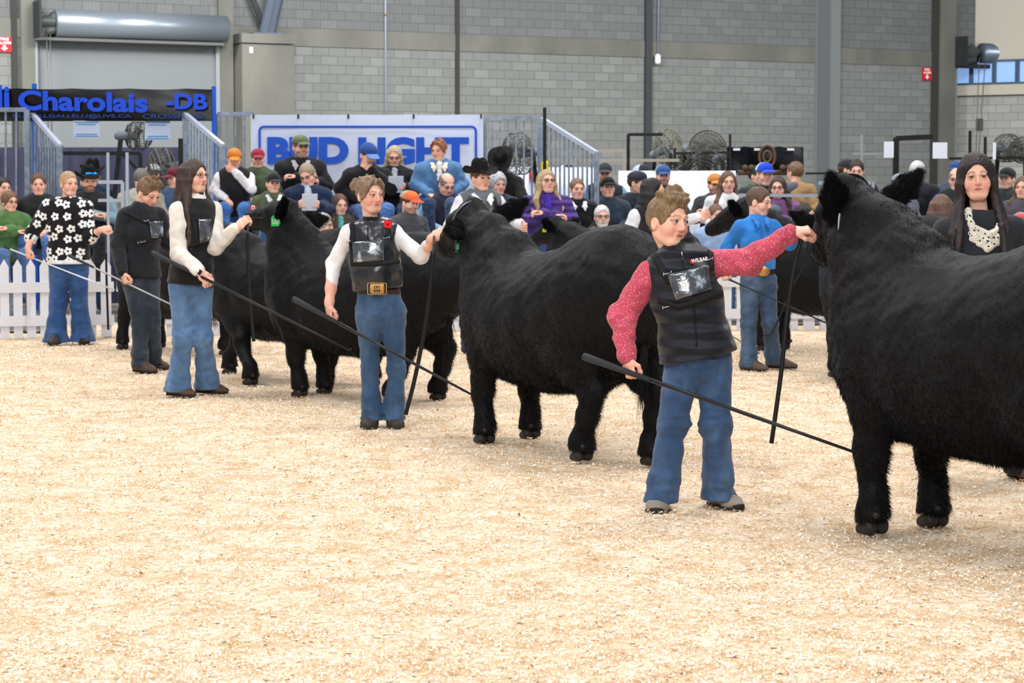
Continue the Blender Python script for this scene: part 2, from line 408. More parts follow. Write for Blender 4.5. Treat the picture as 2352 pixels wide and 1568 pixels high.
        c = bl((np.hypot((x-.031)/.0175, (z-.0065)/.0095) < 1)*(y > .05), (175, 110, 95), .45)
        c = bl(np.clip(1-np.abs(z-.0045-.0062*np.sqrt(np.clip(1-((x-.031)/.017)**2, 0, 1)))/.0028, 0, 1)*1.6*(np.abs(x-.031) < .017)*(y > .055), (45, 30, 28), .75)
        if beard is not None:
            b = ((z < -.045-.25*np.clip(.075-y, 0, .1)*0)*(z > -.125)*(y > -.005)*1.0)*((np.abs(z+.061) > .009)+(x > .024) > 0)
            b = np.maximum(b, (z < -.036)*(z > -.053)*(x < .034)*(y > .06)); c = bl(b, beard[0], beard[1])
        return c
FING = ((.031, .072), (.0105, .082), (-.0105, .076), (-.030, .060))
def hand(sh, wrist, d, pn, th, curl=(70, 75, 40), sc=1.0, thumb='grip', spread=0.0):
    """wrist, d direction of palm, pn palm normal (fingers curl towards it), th thumb-side direction"""
    d = nrm(d); pn = nrm(np.asarray(pn)-d*np.dot(pn, d)); t_ = nrm(np.cross(d, pn)); t_ = t_ if np.dot(t_, th) > 0 else -t_
    L = lambda x, y, z: np.asarray(wrist)+sc*(x*t_+y*d+z*pn)
    k = .010*sc
    sh.add(ecap(L(0, -.015, 0), L(0, .03, 0), (.027*sc, .019*sc), (.035*sc, .016*sc), t_), .02*sc)
    sh.add(ecap(L(0, .03, 0), L(0, .078, 0), (.036*sc, .015*sc), (.038*sc, .0125*sc), t_), .015*sc)
    for i, (x, l) in enumerate(FING):
        p = L(x, .086, 0); a = 0; r = .0088
        for j, fr in enumerate((.46, .30, .24)):
            a += radians(curl[j]+(i-1.5)*4); q = p+sc*l*fr*(cos(a)*d+sin(a)*pn+spread*x*12*t_)
            sh.add(ecap(p, q, r*sc, (r-.0008)*sc), .005*sc); p = q; r -= .0008
    if thumb == 'grip': T = (L(.028, .022, .006), L(.050, .050, .020), L(.046, .082, .030), L(.034, .104, .034))
    elif thumb == 'pinch': T = (L(.028, .022, .006), L(.048, .055, .024), L(.040, .090, .036), L(.024, .112, .040))
    else: T = (L(.028, .022, .004), L(.055, .046, .010), L(.066, .074, .014), L(.068, .098, .016))
    for i in range(3): sh.add(ecap(T[i], T[i+1], (.0125, .0105, .0095)[i]*sc, (.0105, .0095, .0080)[i]*sc), .008*sc)
    return L
def head_hair(H, style, col, parent, h=.005, seed=1.0):
    """short / crop / long / bun / curly / bald ring, as one mesh"""
    s = Shape(); k = H.sc; L = H.L
    R = (.081, .103, .096); fx = []
    if style in ('short', 'crop', 'boy', 'curly', 'bald', 'bun', 'bob', 'tied'):
        rr = {'short': (.081, .104, .097), 'crop': (.079, .101, .094), 'boy': (.083, .106, .100), 'curly': (.094, .112, .110),
              'bald': (.080, .102, .088), 'bun': (.081, .103, .097), 'bob': (.088, .108, .102), 'tied': (.080, .102, .096)}[style]
        s.add(H.e((0, -.016, .027), rr), .01)
        if style == 'boy':
            s.add(H.cp((-.045, .056, .100), (.045, .058, .100), (.020, .016)), .03)
            s.add(H.cp((-.03, .02, .122), (.03, .02, .124), (.045, .018)), .03)
            for i in range(22): p = L(RNG.uniform(-.055, .055), RNG.uniform(-.05, .06), .118); s.add(ecap(p, p+k*(.018*H.M[1]*RNG.uniform(-.3, 1)+.012*RNG.uniform(-1, 1)*H.M[0]+.010*H.M[2]), .010*k, .005*k), .014)
        s.disp(lambda X, Y, Z: .0018*wn(X, Y, Z*.6, 150, seed)+.0016*wn(X, Y, Z*.7, 60, seed) if style != 'curly' else .005*wn(X, Y, Z, 120, seed))
        # face opening
        z0, y0, zs = (.066, .055, -.030)
        if style in ('curly',): z0 = .075
        s.sub(H.e((0, .085, -.045), (.072 if style != 'bob' else .060, .085, .112)), .006)
        s.sub(H.e((0, .12, -.03), (.10, .075, .095)), .01)
        if style in ('short', 'crop', 'boy', 'bald'):
            for x in (-1, 1): s.sub(H.e((x*.088, .004, -.030), (.024, .034, .046)), .006)
            s.cut(L(0, -.06, -.066), (L(0, -.06, -1)-L(0, -.06, 0))*1+(.4*(L(0, 1, 0)-L(0, 0, 0))), .01)
        elif style in ('bun', 'tied', 'curly'):
            s.cut(L(0, -.06, -.075), L(0, 0, -1)-L(0, 0, 0)+.5*(L(0, 1, 0)-L(0, 0, 0)), .01)
        if style == 'bald': s.sub(H.e((0, .01, .105), (.07, .10, .07)), .01)
        if style == 'tied': s.chain([(L(0, -.10, .03), .02*k), (L(.02, -.13, -.02), .022*k), (L(.03, -.12, -.14), .018*k), (L(.03, -.10, -.24), .008*k)], .01)
    if style == 'bun':
        b = L(-.02, -.125, .055); s.add(ell(b, (.042*k, .040*k, .040*k)), .012)
        for i in range(14):
            a = RNG.uniform(0, 6.3); q = nrm(A(cos(a), RNG.uniform(-.5, .5), sin(a)))
            s.add(ecap(b+.032*k*q, b+.045*k*nrm(q+RNG.normal(0, .5, 3)), .011*k, .006*k), .008)
        for x in (-1, 1):
            s.chain([(L(x*.025, .074, .098), .014*k), (L(x*.056, .070, .062), .010*k), (L(x*.070, .050, .01), .007*k), (L(x*.068, .050, -.075), .004*k)], .006)
            s.chain([(L(x*.07, -.01, .03), .010*k), (L(x*.080, .02, -.03), .006*k), (L(x*.076, .01, -.10), .003*k)], .006)
        for i in range(24):
            a = RNG.uniform(-1.2, 1.2); p = L(.078*sin(a), -.02+.08*RNG.uniform(-1, .8), .03+.092*cos(a))
            s.add(ecap(p, p+k*.012*nrm(RNG.normal(0, 1, 3)+A(0, 0, 1)), .006*k, .003*k), .010)
    sh = s.build(h); o = obj('hair', sh, hairmat(col), parent); return o
def long_hair(H, col, parent, length=.34, front=.5, h=.006, vol=1.0, seed=3, part=True, wave=.012, topz=.0):
    s = Shape(); k = H.sc; L = H.L; rg = np.random.default_rng(seed)
    s.add(H.e((0, -.018, .028+topz), (.082*vol, .104, .097)), .01)
    s.post2 = 1
    n = 11
    for sd in (-1, 1):
        for i in range(n):
            ph = radians(62+118*i/(n-1)); x0 = sd*sin(ph); y0 = cos(ph)
            ln = length*(1-.12*rg.random()); r0 = .019*vol
            fw = front*(1 if i < n*.55 else -.1)
            a = L(x0*.070, -.02+y0*.085, .045); b = L(x0*.084*vol, -.02+y0*.095, -.03); c = L(x0*.088*vol, -.03+y0*.098, -.10)
            wv = lambda: (rg.random(3)-.5)*wave*2
            d1 = c+A(0, 0, -ln*.4)+k*(x0*.035*H.M[0]+(fw*.05+y0*.03)*H.M[1])+wv()
            d2 = c+A(0, 0, -ln*.75)+k*(x0*.045*H.M[0]+(fw*.09+y0*.03)*H.M[1])+wv(); d3 = c+A(0, 0, -ln)+k*(x0*.04*H.M[0]+(fw*.10+y0*.03)*H.M[1])+wv()
            s.chain([(a, r0*k), (b, r0*k), (c, r0*1.0*k), (d1, r0*.95*k), (d2, r0*.75*k), (d3, .004*k)], .012)
    s.disp(lambda X, Y, Z: .0024*np.sin(44*np.arctan2(Y-H.c[1]+.003, X-H.c[0])+2.5*np.sin(Z*24)+Z*9)*(h < .0062)+.004*wn(X, Y, Z*.5, 30, seed))
    s.sub(H.e((0, .088, -.045), (.064, .085, .117)), .006); s.sub(H.e((0, .13, -.03), (.082, .075, .094)), .01)
    return obj('hair', s.build(h), hairmat(col), parent)
def cap(H, col, parent, col2=None, brim=None, h=.006, back=False, logo=None):
    k = H.sc; L = H.L; s = Shape()
    s.add(H.e((0, -.012, .040), (.088, .110, .088)), .01); s.add(H.e((0, .04, .07), (.06, .06, .05)), .03)
    s.sub(H.e((0, -.015, .02), (.080, .100, .082)), .004)
    s.cut(L(0, 0, .040), L(0, -.12, -1)-L(0, 0, 0), .004)
    o = obj('cap', s.build(h), cloth(col), parent)
    if col2 is not None:
        s2 = Shape().add(H.e((0, -.014, .041), (.0895, .111, .088)), .01).cut(L(0, 0, .044), L(0, -.12, -1)-L(0, 0, 0), .004).cut(L(0, .005, 0), L(0, 1, .1)-L(0, 0, 0), .004)
        obj('mesh_back', s2.build(h), cloth(col2, 'knit'), parent)
    sg = -1 if back else 1
    b = Shape().add(H.e((0, sg*.112, .047), (.070, .078, .011)), .005)
    b.disp(lambda X, Y, Z: 9*0+0*X); b.sub(H.e((0, -.01, .03), (.07, .09, .08)), .004)
    q = H
    v, f = b.build(h); lc = q.loc(v); v = v+np.outer(-(lc[:, 0]**2)*3.2*k-(np.abs(lc[:, 1])-.08)*.18*k, q.M[2])
    ob = obj('brim', (v, f), cloth(brim or col), parent)
    if logo: obj('cap_badge', Shape().add(H.e((0, .090, .088), (.026, .012, .017)), .004).build(.004), cloth(logo), parent)
    return o
def cowboy_hat(H, col, parent, h=.006, tilt=0, trim=None):
    k = H.sc; L = H.L
    s = Shape().add(H.cp((0, -.02, .06), (0, -.02, .125), (.082, .098), (.070, .088)), .01)
    s.sub(H.e((0, -.02, .19), (.022, .10, .042)), .02); s.sub(H.e((0, -.015, .02), (.078, .098, .07)), .004)
    for x in (-1, 1): s.sub(H.e((x*.085, .06, .15), (.03, .05, .04)), .02)
    s.cut(L(0, 0, .048), L(0, 0, -1)-L(0, 0, 0), .004); v, f = s.build(h); obj('hat_crown', (v, f), simple('felt', col, .9), parent)
    b = Shape().add(H.e((0, -.01, .052), (.152, .190, .011)), .004); v, f = b.build(h); q = H.loc(v)
    up = (np.abs(q[:, 0])/.15)**2.6*.062-.10*np.clip(np.abs(q[:, 1])-.08, 0, 1)
    inn = -np.sign(q[:, 0])*(np.abs(q[:, 0])/.15)**4*.016
    v = v+np.outer(up*k, H.M[2])+np.outer(inn*k, H.M[0]); obj('hat_brim', (v, f), simple('felt', col, .9), parent)
    obj('hat_band', tube([H.c+k*(.083*cos(a)*H.M[0]+(-.02+.10*sin(a))*H.M[1]+.066*H.M[2]) for a in np.linspace(0, 6.283, 25)[:-1]], .006*k, 6, True), simple('hat_band', trim or (30, 30, 32), .5), parent)
def glasses(H, parent, col=(20, 20, 22), r=.0195, th=.0016):
    k = H.sc; ps = []
    for x in (-1, 1):
        c = (x*.032, .0935, .003)
        ps.append(tube([H.L(c[0]+r*cos(a), c[1]-abs(c[0]+r*cos(a))*.12, c[2]+r*.78*sin(a)) for a in np.linspace(0, 6.283, 17)[:-1]], th*k, 5, True))
        ps.append(tube([H.L(x*.051, .088, .008), H.L(x*.077, .06, .010), H.L(x*.081, -.01, .006)], th*k, 5))
    ps.append(tube([H.L(-.0125, .098, .006), H.L(0, .103, .009), H.L(.0125, .098, .006)], th*k, 5))
    return obj('glasses', join(ps), simple('glasses_frame', col, .35), parent)
TORSO = ((-.10, .150, .112), (0, .158, .118), (.30, .134, .100), (.62, .156, .122), (.86, .146, .096), (.93, .092, .074))
def torso(s, P, N, S, F_, grow=0.0, tw=1.0, td=1.0, k=.05, lo=-.10, hi=.94, sh=None, shr=.052, waist=1.0, belly=0.0):
    st = []
    for t, ru, rv in TORSO:
        if t < lo-.001 or t > hi+.001: continue
        wv = waist if .2 < t < .4 else 1
        st.append((lerp(P, N, t)+F_*belly*(.5 if 0 < t < .5 else 0), (ru*tw*wv+grow, (rv+(belly*.5 if t < .5 else 0))*td+grow)))
    s.chain(st, k, S)
    if sh is not None: s.add(ecap(sh[0], sh[1], (shr+grow)*tw, side=F_), .05)
def arm(s, a, e, w_, r=(.054, .046, .034), grow=0.0, k=.03):
    s.add(ecap(a, e, r[0]+grow, r[1]+grow), k); s.add(ecap(e, w_, r[1]+grow, r[2]+grow), k)
def leg(s, hp, kn, an, r=(.088, .062, .055, .060), side=(1, 0, 0), k=.03, fl=.75):
    mid = lerp(kn, an, fl)
    s.chain([(hp, (r[0], r[0]*1.08)), (kn, (r[1], r[1]*1.05)), (mid, (r[2], r[2]*1.05)), (an, (r[3], r[3]*1.15))], k, side)
def shoe(base, yaw, col, parent, L_=.27, wd=.046, ht=.065, h=.006, sole=(40, 34, 30), laces=False):
    d = A(sin(yaw), -cos(yaw), 0); sd = A(cos(yaw), sin(yaw), 0); b = np.asarray(base, float)
    s = Shape().chain([(b-d*.05*L_/.27+A(0, 0, .045), (wd*.8, .045)), (b+d*.05+A(0, 0, .048), (wd*.9, .045)), (b+d*L_*.42+A(0, 0, .028), (wd, .032)), (b+d*(L_*.62)+A(0, 0, .022), (wd*.72, .024))], .03, sd)
    s.add(ecap(b+A(0, 0, .04), b+A(0, 0, .04+ht), wd*.85, wd*.85), .03)
    s.cut(b+A(0, 0, .012), (0, 0, -1), .003); geo = s.build(h); bo = obj('boot', geo, cloth(col, 'plain') if laces else simple('boot_leather', col, .6), parent)
    if laces:
        bt = bvh_of(geo); down = lambda p: bt.ray_cast(Vector(p+A(0, 0, .3)), Vector((0, 0, -1)))[0]
        for i in range(4):
            q = b+d*(.055+.018*i); pts = [down(q+sd*x+d*x*(.5 if i % 2 else -.5)) for x in np.linspace(-.022, .022, 5)]; pts = [np.array(p)+A(0, 0, .002) for p in pts if p is not None]
            if len(pts) > 2: obj('lace', tube(pts, .0024, 5), simple('lace_dark', (52, 46, 42), .8), bo)
        obj('toe_cap', Shape().add(ell(b+d*.165+A(0, 0, .022), (.034, .030, .018), (sd, d, UPZ_))).build(.005), simple('toe_rubber', (34, 32, 30), .7), bo)
    s = Shape().chain([(b-d*.05*L_/.27+A(0, 0, .01), (wd*.85, .02)), (b+d*L_*.42+A(0, 0, .01), (wd*1.04, .02)), (b+d*(L_*.62)+A(0, 0, .01), (wd*.78, .02))], .02, sd)
    s.cut(b+A(0, 0, .0), (0, 0, -1), .002).cut(b+A(0, 0, .016), (0, 0, 1), .002)
    obj('sole', s.build(h), simple('sole_rubber', sole, .8), parent)
def wrink(amp, f, s=1.0): return lambda X, Y, Z: amp*wn(X, Y, Z*1.6, f, s)
def body_mesh(parent, pieces, cols, mat=None):
    vs = []; fs = []; cs = []; o = 0
    for (v, f), c in zip(pieces, cols):
        v = np.asarray(v); f = np.asarray([q if len(q) == 4 else (*q, q[-1]) for q in f]) if not isinstance(f, np.ndarray) else f
        vs.append(v); fs.append(f+o); cs.append(np.asarray(c)); o += len(v)
    f = np.concatenate(fs); v = np.concatenate(vs); c = np.concatenate(cs)
    fl = [tuple(q[:3]) if q[2] == q[3] else tuple(q) for q in f.tolist()]
    return obj('body', (v, fl), mat or skinmat(), parent, col=c)
def collar_(t, nb, Sx, Fx, sc, col, name='collar'):
    for g in (-1, 1): obj(name, Shape().chain([(nb+Sx*g*.062*sc-Fx*.01*sc+A(0, 0, .022), (.010*sc, .016)), (nb+Sx*g*.060*sc+Fx*.072*sc+A(0, 0, .010), (.017*sc, .012)), (nb+Sx*g*.044*sc+Fx*.130*sc-A(0, 0, .030*sc), (.022*sc, .008)), (nb+Sx*g*.048*sc+Fx*.146*sc-A(0, 0, .066*sc), (.005*sc, .006))], .012, Sx).build(.0045), cloth(col), t)
# ------------------------------------------------------------------ cattle
def coatmat():
    if 'coat' in MATS: return MATS['coat']
    m, t = newmat('black_coat', (20, 21, 24), .62, spec=.2); co = t.coord()
    n = t.noise(70, 4, t.mapv(co, (1, 1, .35))); b = t.noise(5, 3, co)
    c = t.ramp(n, [(.3, lin((6, 6, 8))), (.75, lin((15, 16, 19)))]); t.link(t.mix(t.math('MULTIPLY', b, .4), c, lin((8, 8, 10))), t.b.inputs['Base Color'])
    t.b.inputs['Sheen Weight'].default_value = .05; t.b.inputs['Sheen Roughness'].default_value = .4; t.b.inputs['Sheen Tint'].default_value = (.6, .7, .9, 1)
    t.bump(n, .4, .006); MATS['coat'] = m; return m
def blades(v, f, n, ln, wd, flow, rg, mask=None, nl=.42):
    """short hairs standing on a surface (v, f): thin triangles"""
    f = np.asarray(f); a, b, c = v[f[:, 0]], v[f[:, 1]], v[f[:, 2]]; N = np.cross(b-a, c-a); ar = np.linalg.norm(N, axis=1); N = N/(ar[:, None]+1e-12)
    if mask is not None: ar = ar*mask(a)
    i = rg.choice(len(f), n, p=ar/ar.sum()); r1, r2 = rg.random((2, n, 1)); d = v[f[i, 3]] if f.shape[1] == 4 else c[i]
    p = a[i]*(1-r1)*(1-r2)+b[i]*r1*(1-r2)+c[i]*r1*r2+d*(1-r1)*r2
    L_ = ln*(.6+.8*rg.random((n, 1))); D = N[i]*nl+1.3*flow(p)+rg.normal(0, .22, (n, 3)); D /= np.linalg.norm(D, axis=1)[:, None]
    s = np.cross(D, rg.normal(0, 1, (n, 3))); s /= np.linalg.norm(s, axis=1)[:, None]; s *= wd/2
    V = np.stack([p-N[i]*.003-s, p-N[i]*.003+s, p+D*L_], 1).reshape(-1, 3); return V, np.arange(3*n).reshape(-1, 3)
TRUNK = ((.21, .80, .20, .15), (.13, .78, .32, .22), (-.05, .755, .365, .275), (-.30, .73, .370, .315), (-.58, .735, .385, .335), (-.85, .78, .400, .325), (-1.05, .88, .375, .31), (-1.22, .92, .335, .28), (-1.35, .93, .27, .23))
def cow(base, head, sc, label, h=.014, feet=None, fur=26000, ear=1.0, tail=True, hoofs=True, seed=1, headup=0.0, hy=0.0, hf=0.0, roll=0.0, earlow=0.0, earlen=1.0, ears=None, pitch=0.0, tag_=None, name='beef_heifer'):
    """base: ground point between the front feet; head: heading unit vector (x, y)"""
    X = nrm(A(head[0], head[1], 0)); Y = A(-X[1], X[0], 0); base = np.asarray(base, float); rg = np.random.default_rng(seed)
    L = lambda x, y, z: base+sc*(x*X+y*Y)+A(0, 0, sc*z)
    t = thing(name, base, label, 'cow'); s = Shape(); k = sc
    s.chain([(L(x, 0, z), (w_*k, hh*k)) for x, z, hh, w_ in TRUNK], .06, Y)
    s.add(ell(L(-.45, 0, .66), (.50*k, .31*k, .27*k), (X, Y, A(0, 0, 1))), .08)
    s.add(ell(L(-1.16, 0, 1.17), (.22*k, .15*k, .10*k), (X, Y, A(0, 0, 1))), .08)
    hu = headup
    ca, sa = cos(radians(hy)), sin(radians(hy)); Xh = X*ca-Y*sa; Yh = Y*ca+X*sa; cp_, sp_ = cos(radians(pitch)), sin(radians(pitch))
    s.chain([(L(-.08, 0, .82), (.23*k, .31*k)), (L(.09, 0, 1.0+hu*.3), (.175*k, .27*k)), (L(.22+hf*.5, 0, 1.14+hu*.7), (.135*k, .20*k)), (L(.32+hf, 0, 1.24+hu), (.110*k, .145*k))], .09, Y)
    # head
    cr_, sr_ = cos(radians(roll)), sin(radians(roll)); hp = lambda x, y, z: L(.345+hf, 0, 1.27+hu)+sc*((x*cp_-(z*cr_-y*sr_)*sp_)*Xh+(y*cr_+z*sr_)*Yh)+A(0, 0, sc*((z*cr_-y*sr_)*cp_+x*sp_))
    s.chain([(hp(0, 0, .03), (.105*k, .105*k)), (hp(.10, 0, -.02), (.098*k, .105*k)), (hp(.22, 0, -.08), (.076*k, .082*k)), (hp(.32, 0, -.135), (.066*k, .066*k)), (hp(.36, 0, -.155), (.060*k, .056*k))], .05, Yh)
    s.add(ell(hp(-.01, 0, .10), (.05*k, .055*k, .06*k), (Xh, Yh, A(0, 0, 1))), .05)
    for y in (-1, 1):
        s.add(ell(hp(.10, y*.075, .02), (.045*k, .03*k, .035*k)), .03)
        s.add(ell(hp(.08, y*.05, -.10), (.10*k, .04*k, .06*k), (Xh, Yh, A(0, 0, 1))), .05)
    # legs
    feet = feet or {}
    def foot(key, x, y):
        if key in feet: return np.asarray(feet[key], float)
        return L(x, y, 0)
    FL = {}
    for key, y in (('fl', 1), ('fr', -1)):
        ft = foot(key, 0, y*.17); FL[key] = ft; sh_ = L(.0, y*.17, .66); el = L(-.02, y*.175, .50)
        kn = lerp(ft, L(0, y*.16, 0), .35)+A(0, 0, .30*k)+.015*k*X; fe = ft+A(0, 0, .085*k)
        el = lerp(el, A(ft[0], ft[1], el[2]), .3)
        s.chain([(L(.0, y*.15, .80), (.10*k, .20*k)), (sh_, (.095*k, .14*k)), (el, (.078*k, .105*k)), (kn+A(0, 0, .06*k), (.060*k, .068*k)), (kn, (.056*k, .062*k)), (fe+A(0, 0, .07*k), (.050*k, .052*k)), (fe, (.056*k, .060*k)), (ft+.01*k*X+A(0, 0, .04*k), (.056*k, .064*k))], .04, Y)
    for key, y, dx in (('hl', 1, 0), ('hr', -1, -.34)):
        ft = foot(key, -1.10+dx*.6, y*.17); FL[key] = ft; off = (ft-L(-1.10, y*.17, 0))
        hk = L(-1.20, y*.165, .40)+off*.75; fe = ft+A(0, 0, .085*k); st = L(-.98, y*.20, .62)+off*.25
        s.chain([(L(-1.06, y*.15, .92), (.15*k, .24*k)), (st, (.115*k, .20*k)), (lerp(st, hk, .5), (.088*k, .135*k)), (hk, (.060*k, .082*k)), (lerp(hk, fe, .45), (.052*k, .060*k)), (fe+A(0, 0, .03*k), (.054*k, .058*k)), (fe, (.058*k, .062*k)), (ft+.01*k*X+A(0, 0, .04*k), (.058*k, .066*k))], .045, Y)
    s.add(ell(L(-.86, 0, .47), (.16*k, .12*k, .10*k), (X, Y, A(0, 0, 1))), .06)
    for ft in FL.values(): s.cut(A(0, 0, .055*k), (0, 0, -1), .004)
    s.disp(lambda x, y, z: .004*wn(x, y, z, 26, seed)+.0015*wn(x, y, z, 90, seed+1))
    v, f = s.build(h); vs = [v]; fs = [f]; o = len(v)
    fl = lambda p: -.55*X+A(0, 0, -.55)
    if fur:
        bv, bf = blades(v, f, fur, .015*k, .0024*k, fl, rg); vs.append(bv)
        # leg and belly hair is longer
        bv2, bf2 = blades(v, f, fur//2, .026*k, .0025*k, fl, rg, lambda a: np.clip((.85*k-a[:, 2])/(.4*k), .1, 1)); vs.append(bv2)
        tr = [tuple(q) for q in (bf+o).tolist()]+[tuple(q) for q in (bf2+o+len(bv)).tolist()]
    else: tr = []
    allf = [tuple(q) for q in f.tolist()]+tr
    obj('body', (np.concatenate(vs), allf), coatmat(), t)
    # ears
    for y, nm in ((1, 'l'), (-1, 'r')):
        a = hp(-.02, y*.088, .012+earlow); ev_ = (ears or {}).get(nm, (-.15, .92*y, .30)); ed = nrm(ev_[0]*Xh+ev_[1]*Yh+A(0, 0, ev_[2])); q_ = lambda r, z=0: a+ed*r*k+A(0, 0, z*k)
        e1 = q_(.09*earlen, -.004); e2 = q_(.19*earlen, .0); e3 = q_(.275*earlen, .018); ez = ev_[2]
        s = Shape().chain([(a, (.030*k, .026*k)), (e1, (.052*k*ear, .024*k)), (e2, (.052*k*ear, .020*k)), (e3, (.016*k, .010*k))], .02, nrm(np.cross(ed, nrm(-.8*Xh+.3*y*Yh+A(0, 0, .2)))))
        s.sub(ecap(e1+.028*k*nrm(Xh*.7+Yh*y*.3), e2+.024*k*nrm(Xh*.7+Yh*y*.3), .026*k, .020*k), .01)
        ev, ef = s.build(.007); bv, bf = blades(ev, ef, int(9000 if fur else 900), .027*k*ear, .0024*k, lambda p: nrm(e3-a)*.9+A(0, 0, -.15), rg)
        obj('ear', (np.concatenate([ev, bv]), [tuple(q) for q in ef.tolist()]+[tuple(q) for q in (bf+len(ev)).tolist()]), coatmat(), t)
        if tag_ and tag_[0] == nm:
            c = e1+ed*.03+tag_[3]*Xh*k+A(0, 0, tag_[4]*k)
            nx = nrm(-X*.75+Y*y*.5) if tag_[2] is None else nrm(tag_[2]); sx = nrm(np.cross(A(0, 0, 1), nx)); up = np.cross(nx, sx)
            w_, hh_ = tag_[1][1]*k, tag_[1][2]*k
            pl = [(-.5, -1), (.5, -1), (.5, -.25), (.2, 0), (-.2, 0), (-.5, -.25)]
            vv = [c+sx*x*w_+up*z*hh_-nx*.002 for x, z in pl]+[c+sx*x*w_+up*z*hh_+nx*.002 for x, z in pl]
            ff = [tuple(range(6))[::-1], tuple(range(6, 12))]+[(i, (i+1) % 6, 6+(i+1) % 6, 6+i) for i in range(6)]
            tg = obj('ear_tag', (vv, ff), simple('tag_plastic', tag_[1][0], .4), t, smooth=False)
            if tag_[1][3]:
                tx = text_fit(tag_[1][3], w_*.8, hh_*.42, .001, .02); obj('tag_number', place2d(tx, c-sx*w_*.4-up*hh_*.8+nx*.0025, sx, up, nx), simple('tag_print', (225, 240, 225), .5), tg, smooth=False)
    # tail
    if tail:
        p = smooth_path([L(-1.28, 0, 1.17), L(-1.39, 0, 1.12), L(-1.445, 0, .94), L(-1.43, .01, .68), L(-1.42, .02, .46)], 14); n = len(p)
        tv, tf = tube(p, [.032*k-.016*k*i/n for i in range(n)], 8); tv = np.array(tv); tf = [q if len(q) == 4 else q for q in tf]
        q4 = np.array([q for q in tf if len(q) == 4]); bv, bf = blades(tv, q4, 1500, .03*k, .003*k, lambda p_: np.tile(A(0, 0, -1.4), (len(p_), 1)), rg)
        sv = []; 
        for i in range(260):
            a = p[-1-int(rg.integers(0, 4))]+rg.normal(0, .008, 3); b = a+A(rg.normal(0, .022), rg.normal(0, .022), -rg.uniform(.12, .24)*k); sd = nrm(rg.normal(0, 1, 3))*.0025; sv += [a-sd, a+sd, b]
        sv = np.array(sv); V = np.concatenate([tv, bv, sv]); o1 = len(tv); o2 = o1+len(bv)
        obj('tail', (V, tf+[tuple(q) for q in (bf+o1).tolist()]+[(o2+3*i, o2+3*i+1, o2+3*i+2) for i in range(260)]), coatmat(), t)
    if hoofs:
        for key, ft in FL.items():
            s = Shape()
            for y in (-1, 1):
                s.add(ecap(ft+k*(.030*y*Y-.020*X)+A(0, 0, .035*k), ft+k*(.026*y*Y+.035*X)+A(0, 0, .020*k), (.030*k, .036*k), (.024*k, .024*k), Y), .006)
                s.add(ell(ft+k*(.030*y*Y-.058*X)+A(0, 0, .085*k), (.016*k, .013*k, .016*k)), .006)
            s.cut(A(0, 0, .0), (0, 0, -1), .003); s.cut(A(0, 0, .105*k), (0, 0, 1), .003)
            obj('hoof', s.build(.006), simple('hoof_horn', (38, 34, 32), .55, spec=.4), t)
    t['_hp'] = 1
    return t, hp, L
def halter(hp, sc, label, col=(16, 16, 17), pc=(120, 132, 146)):
    """show halter worn by a cow: noseband, cheek strap, poll strap"""
    t = thing('show_halter', hp(.25, 0, -.09), label, 'halter')
    def loop(x, ry, rz, z0, tilt=0):
        p = [hp(x+tilt*sin(a), ry*cos(a), z0+rz*sin(a)) for a in np.linspace(0, 2*pi, 25)[:-1]]
        return tube(p, .006*sc, 6, True)
    obj('noseband', loop(.25, .082, .088, -.095, -.02), simple('halter_leather', col, .45), t)
    obj('poll_strap', loop(.02, .118, .135, .01, -.07), simple('halter_chrome', pc, .3, .6), t)
    for y in (-1, 1): obj('cheek_strap', tube([hp(.03, y*.112, .0), hp(.14, y*.100, -.05), hp(.25, y*.083, -.09)], .006*sc, 6), simple('halter_leather', col, .45), t)
    return t
# ------------------------------------------------------------------ ring floor
def ground_mat():
    m, t = newmat('wood_shavings', (236, 206, 166), .9, spec=.1); co = t.coord()
    big = t.noise(.55, 5, co); med = t.noise(5, 6, co, .62); fine = t.noise(48, 4, t.mapv(co, (1, 1, 1)), .65)
    vo = t.add('ShaderNodeTexVoronoi'); vo.inputs['Scale'].default_value = 62; t.link(co, vo.inputs['Vector'])
    vc = t.add('ShaderNodeSeparateColor'); t.link(vo.outputs['Color'], vc.inputs[0])
    c = t.ramp(fine, [(.28, lin((204, 166, 124))), (.45, lin((234, 209, 174))), (.62, lin((246, 230, 206)))])
    c2 = t.ramp(vc.outputs[0], [(.05, lin((200, 162, 122))), (.3, lin((238, 215, 186))), (.75, lin((248, 235, 217))), (.97, lin((255, 250, 240)))])
    c = t.mix(.62, c, c2)
    c = t.mix(t.ramp(med, [(.36, (.9, .9, .9, 1)), (.56, (0, 0, 0, 1))]), c, lin((212, 180, 140)))
    st = t.noise(.8, 4, t.mapv(co, (1, .6, 1)), .7); c = t.mix(t.ramp(st, [(.60, (0, 0, 0, 1)), (.74, (.55, .55, .55, 1))]), c, lin((150, 124, 98)))
    c = t.mix(t.math('MULTIPLY', t.math('GREATER_THAN', vc.outputs[1], .992), .8), c, lin((92, 80, 58)))
    c = t.mix(1.0, c, (.93, .93, .94, 1), 'MULTIPLY'); t.link(c, t.b.inputs['Base Color']); h = t.math('ADD', t.math('MULTIPLY', fine, .6), t.math('MULTIPLY', vo.outputs['Distance'], .9))
    t.bump(h, .55, .02); return m
def gheight(x, y): return .012*np.sin(x*2.1+1.3*np.sin(y*1.3))*np.sin(y*1.9+.7*np.sin(x*1.7))+.006*np.sin(x*6.3+y*2)*np.sin(y*5.1-x)
xs = np.linspace(-11, 11, 150); ys = np.concatenate([np.linspace(2, 24, 190)]); Xg, Yg = np.meshgrid(xs, ys, indexing='ij')
V = np.stack([Xg, Yg, gheight(Xg, Yg)-.006], -1).reshape(-1, 3); n = len(ys)
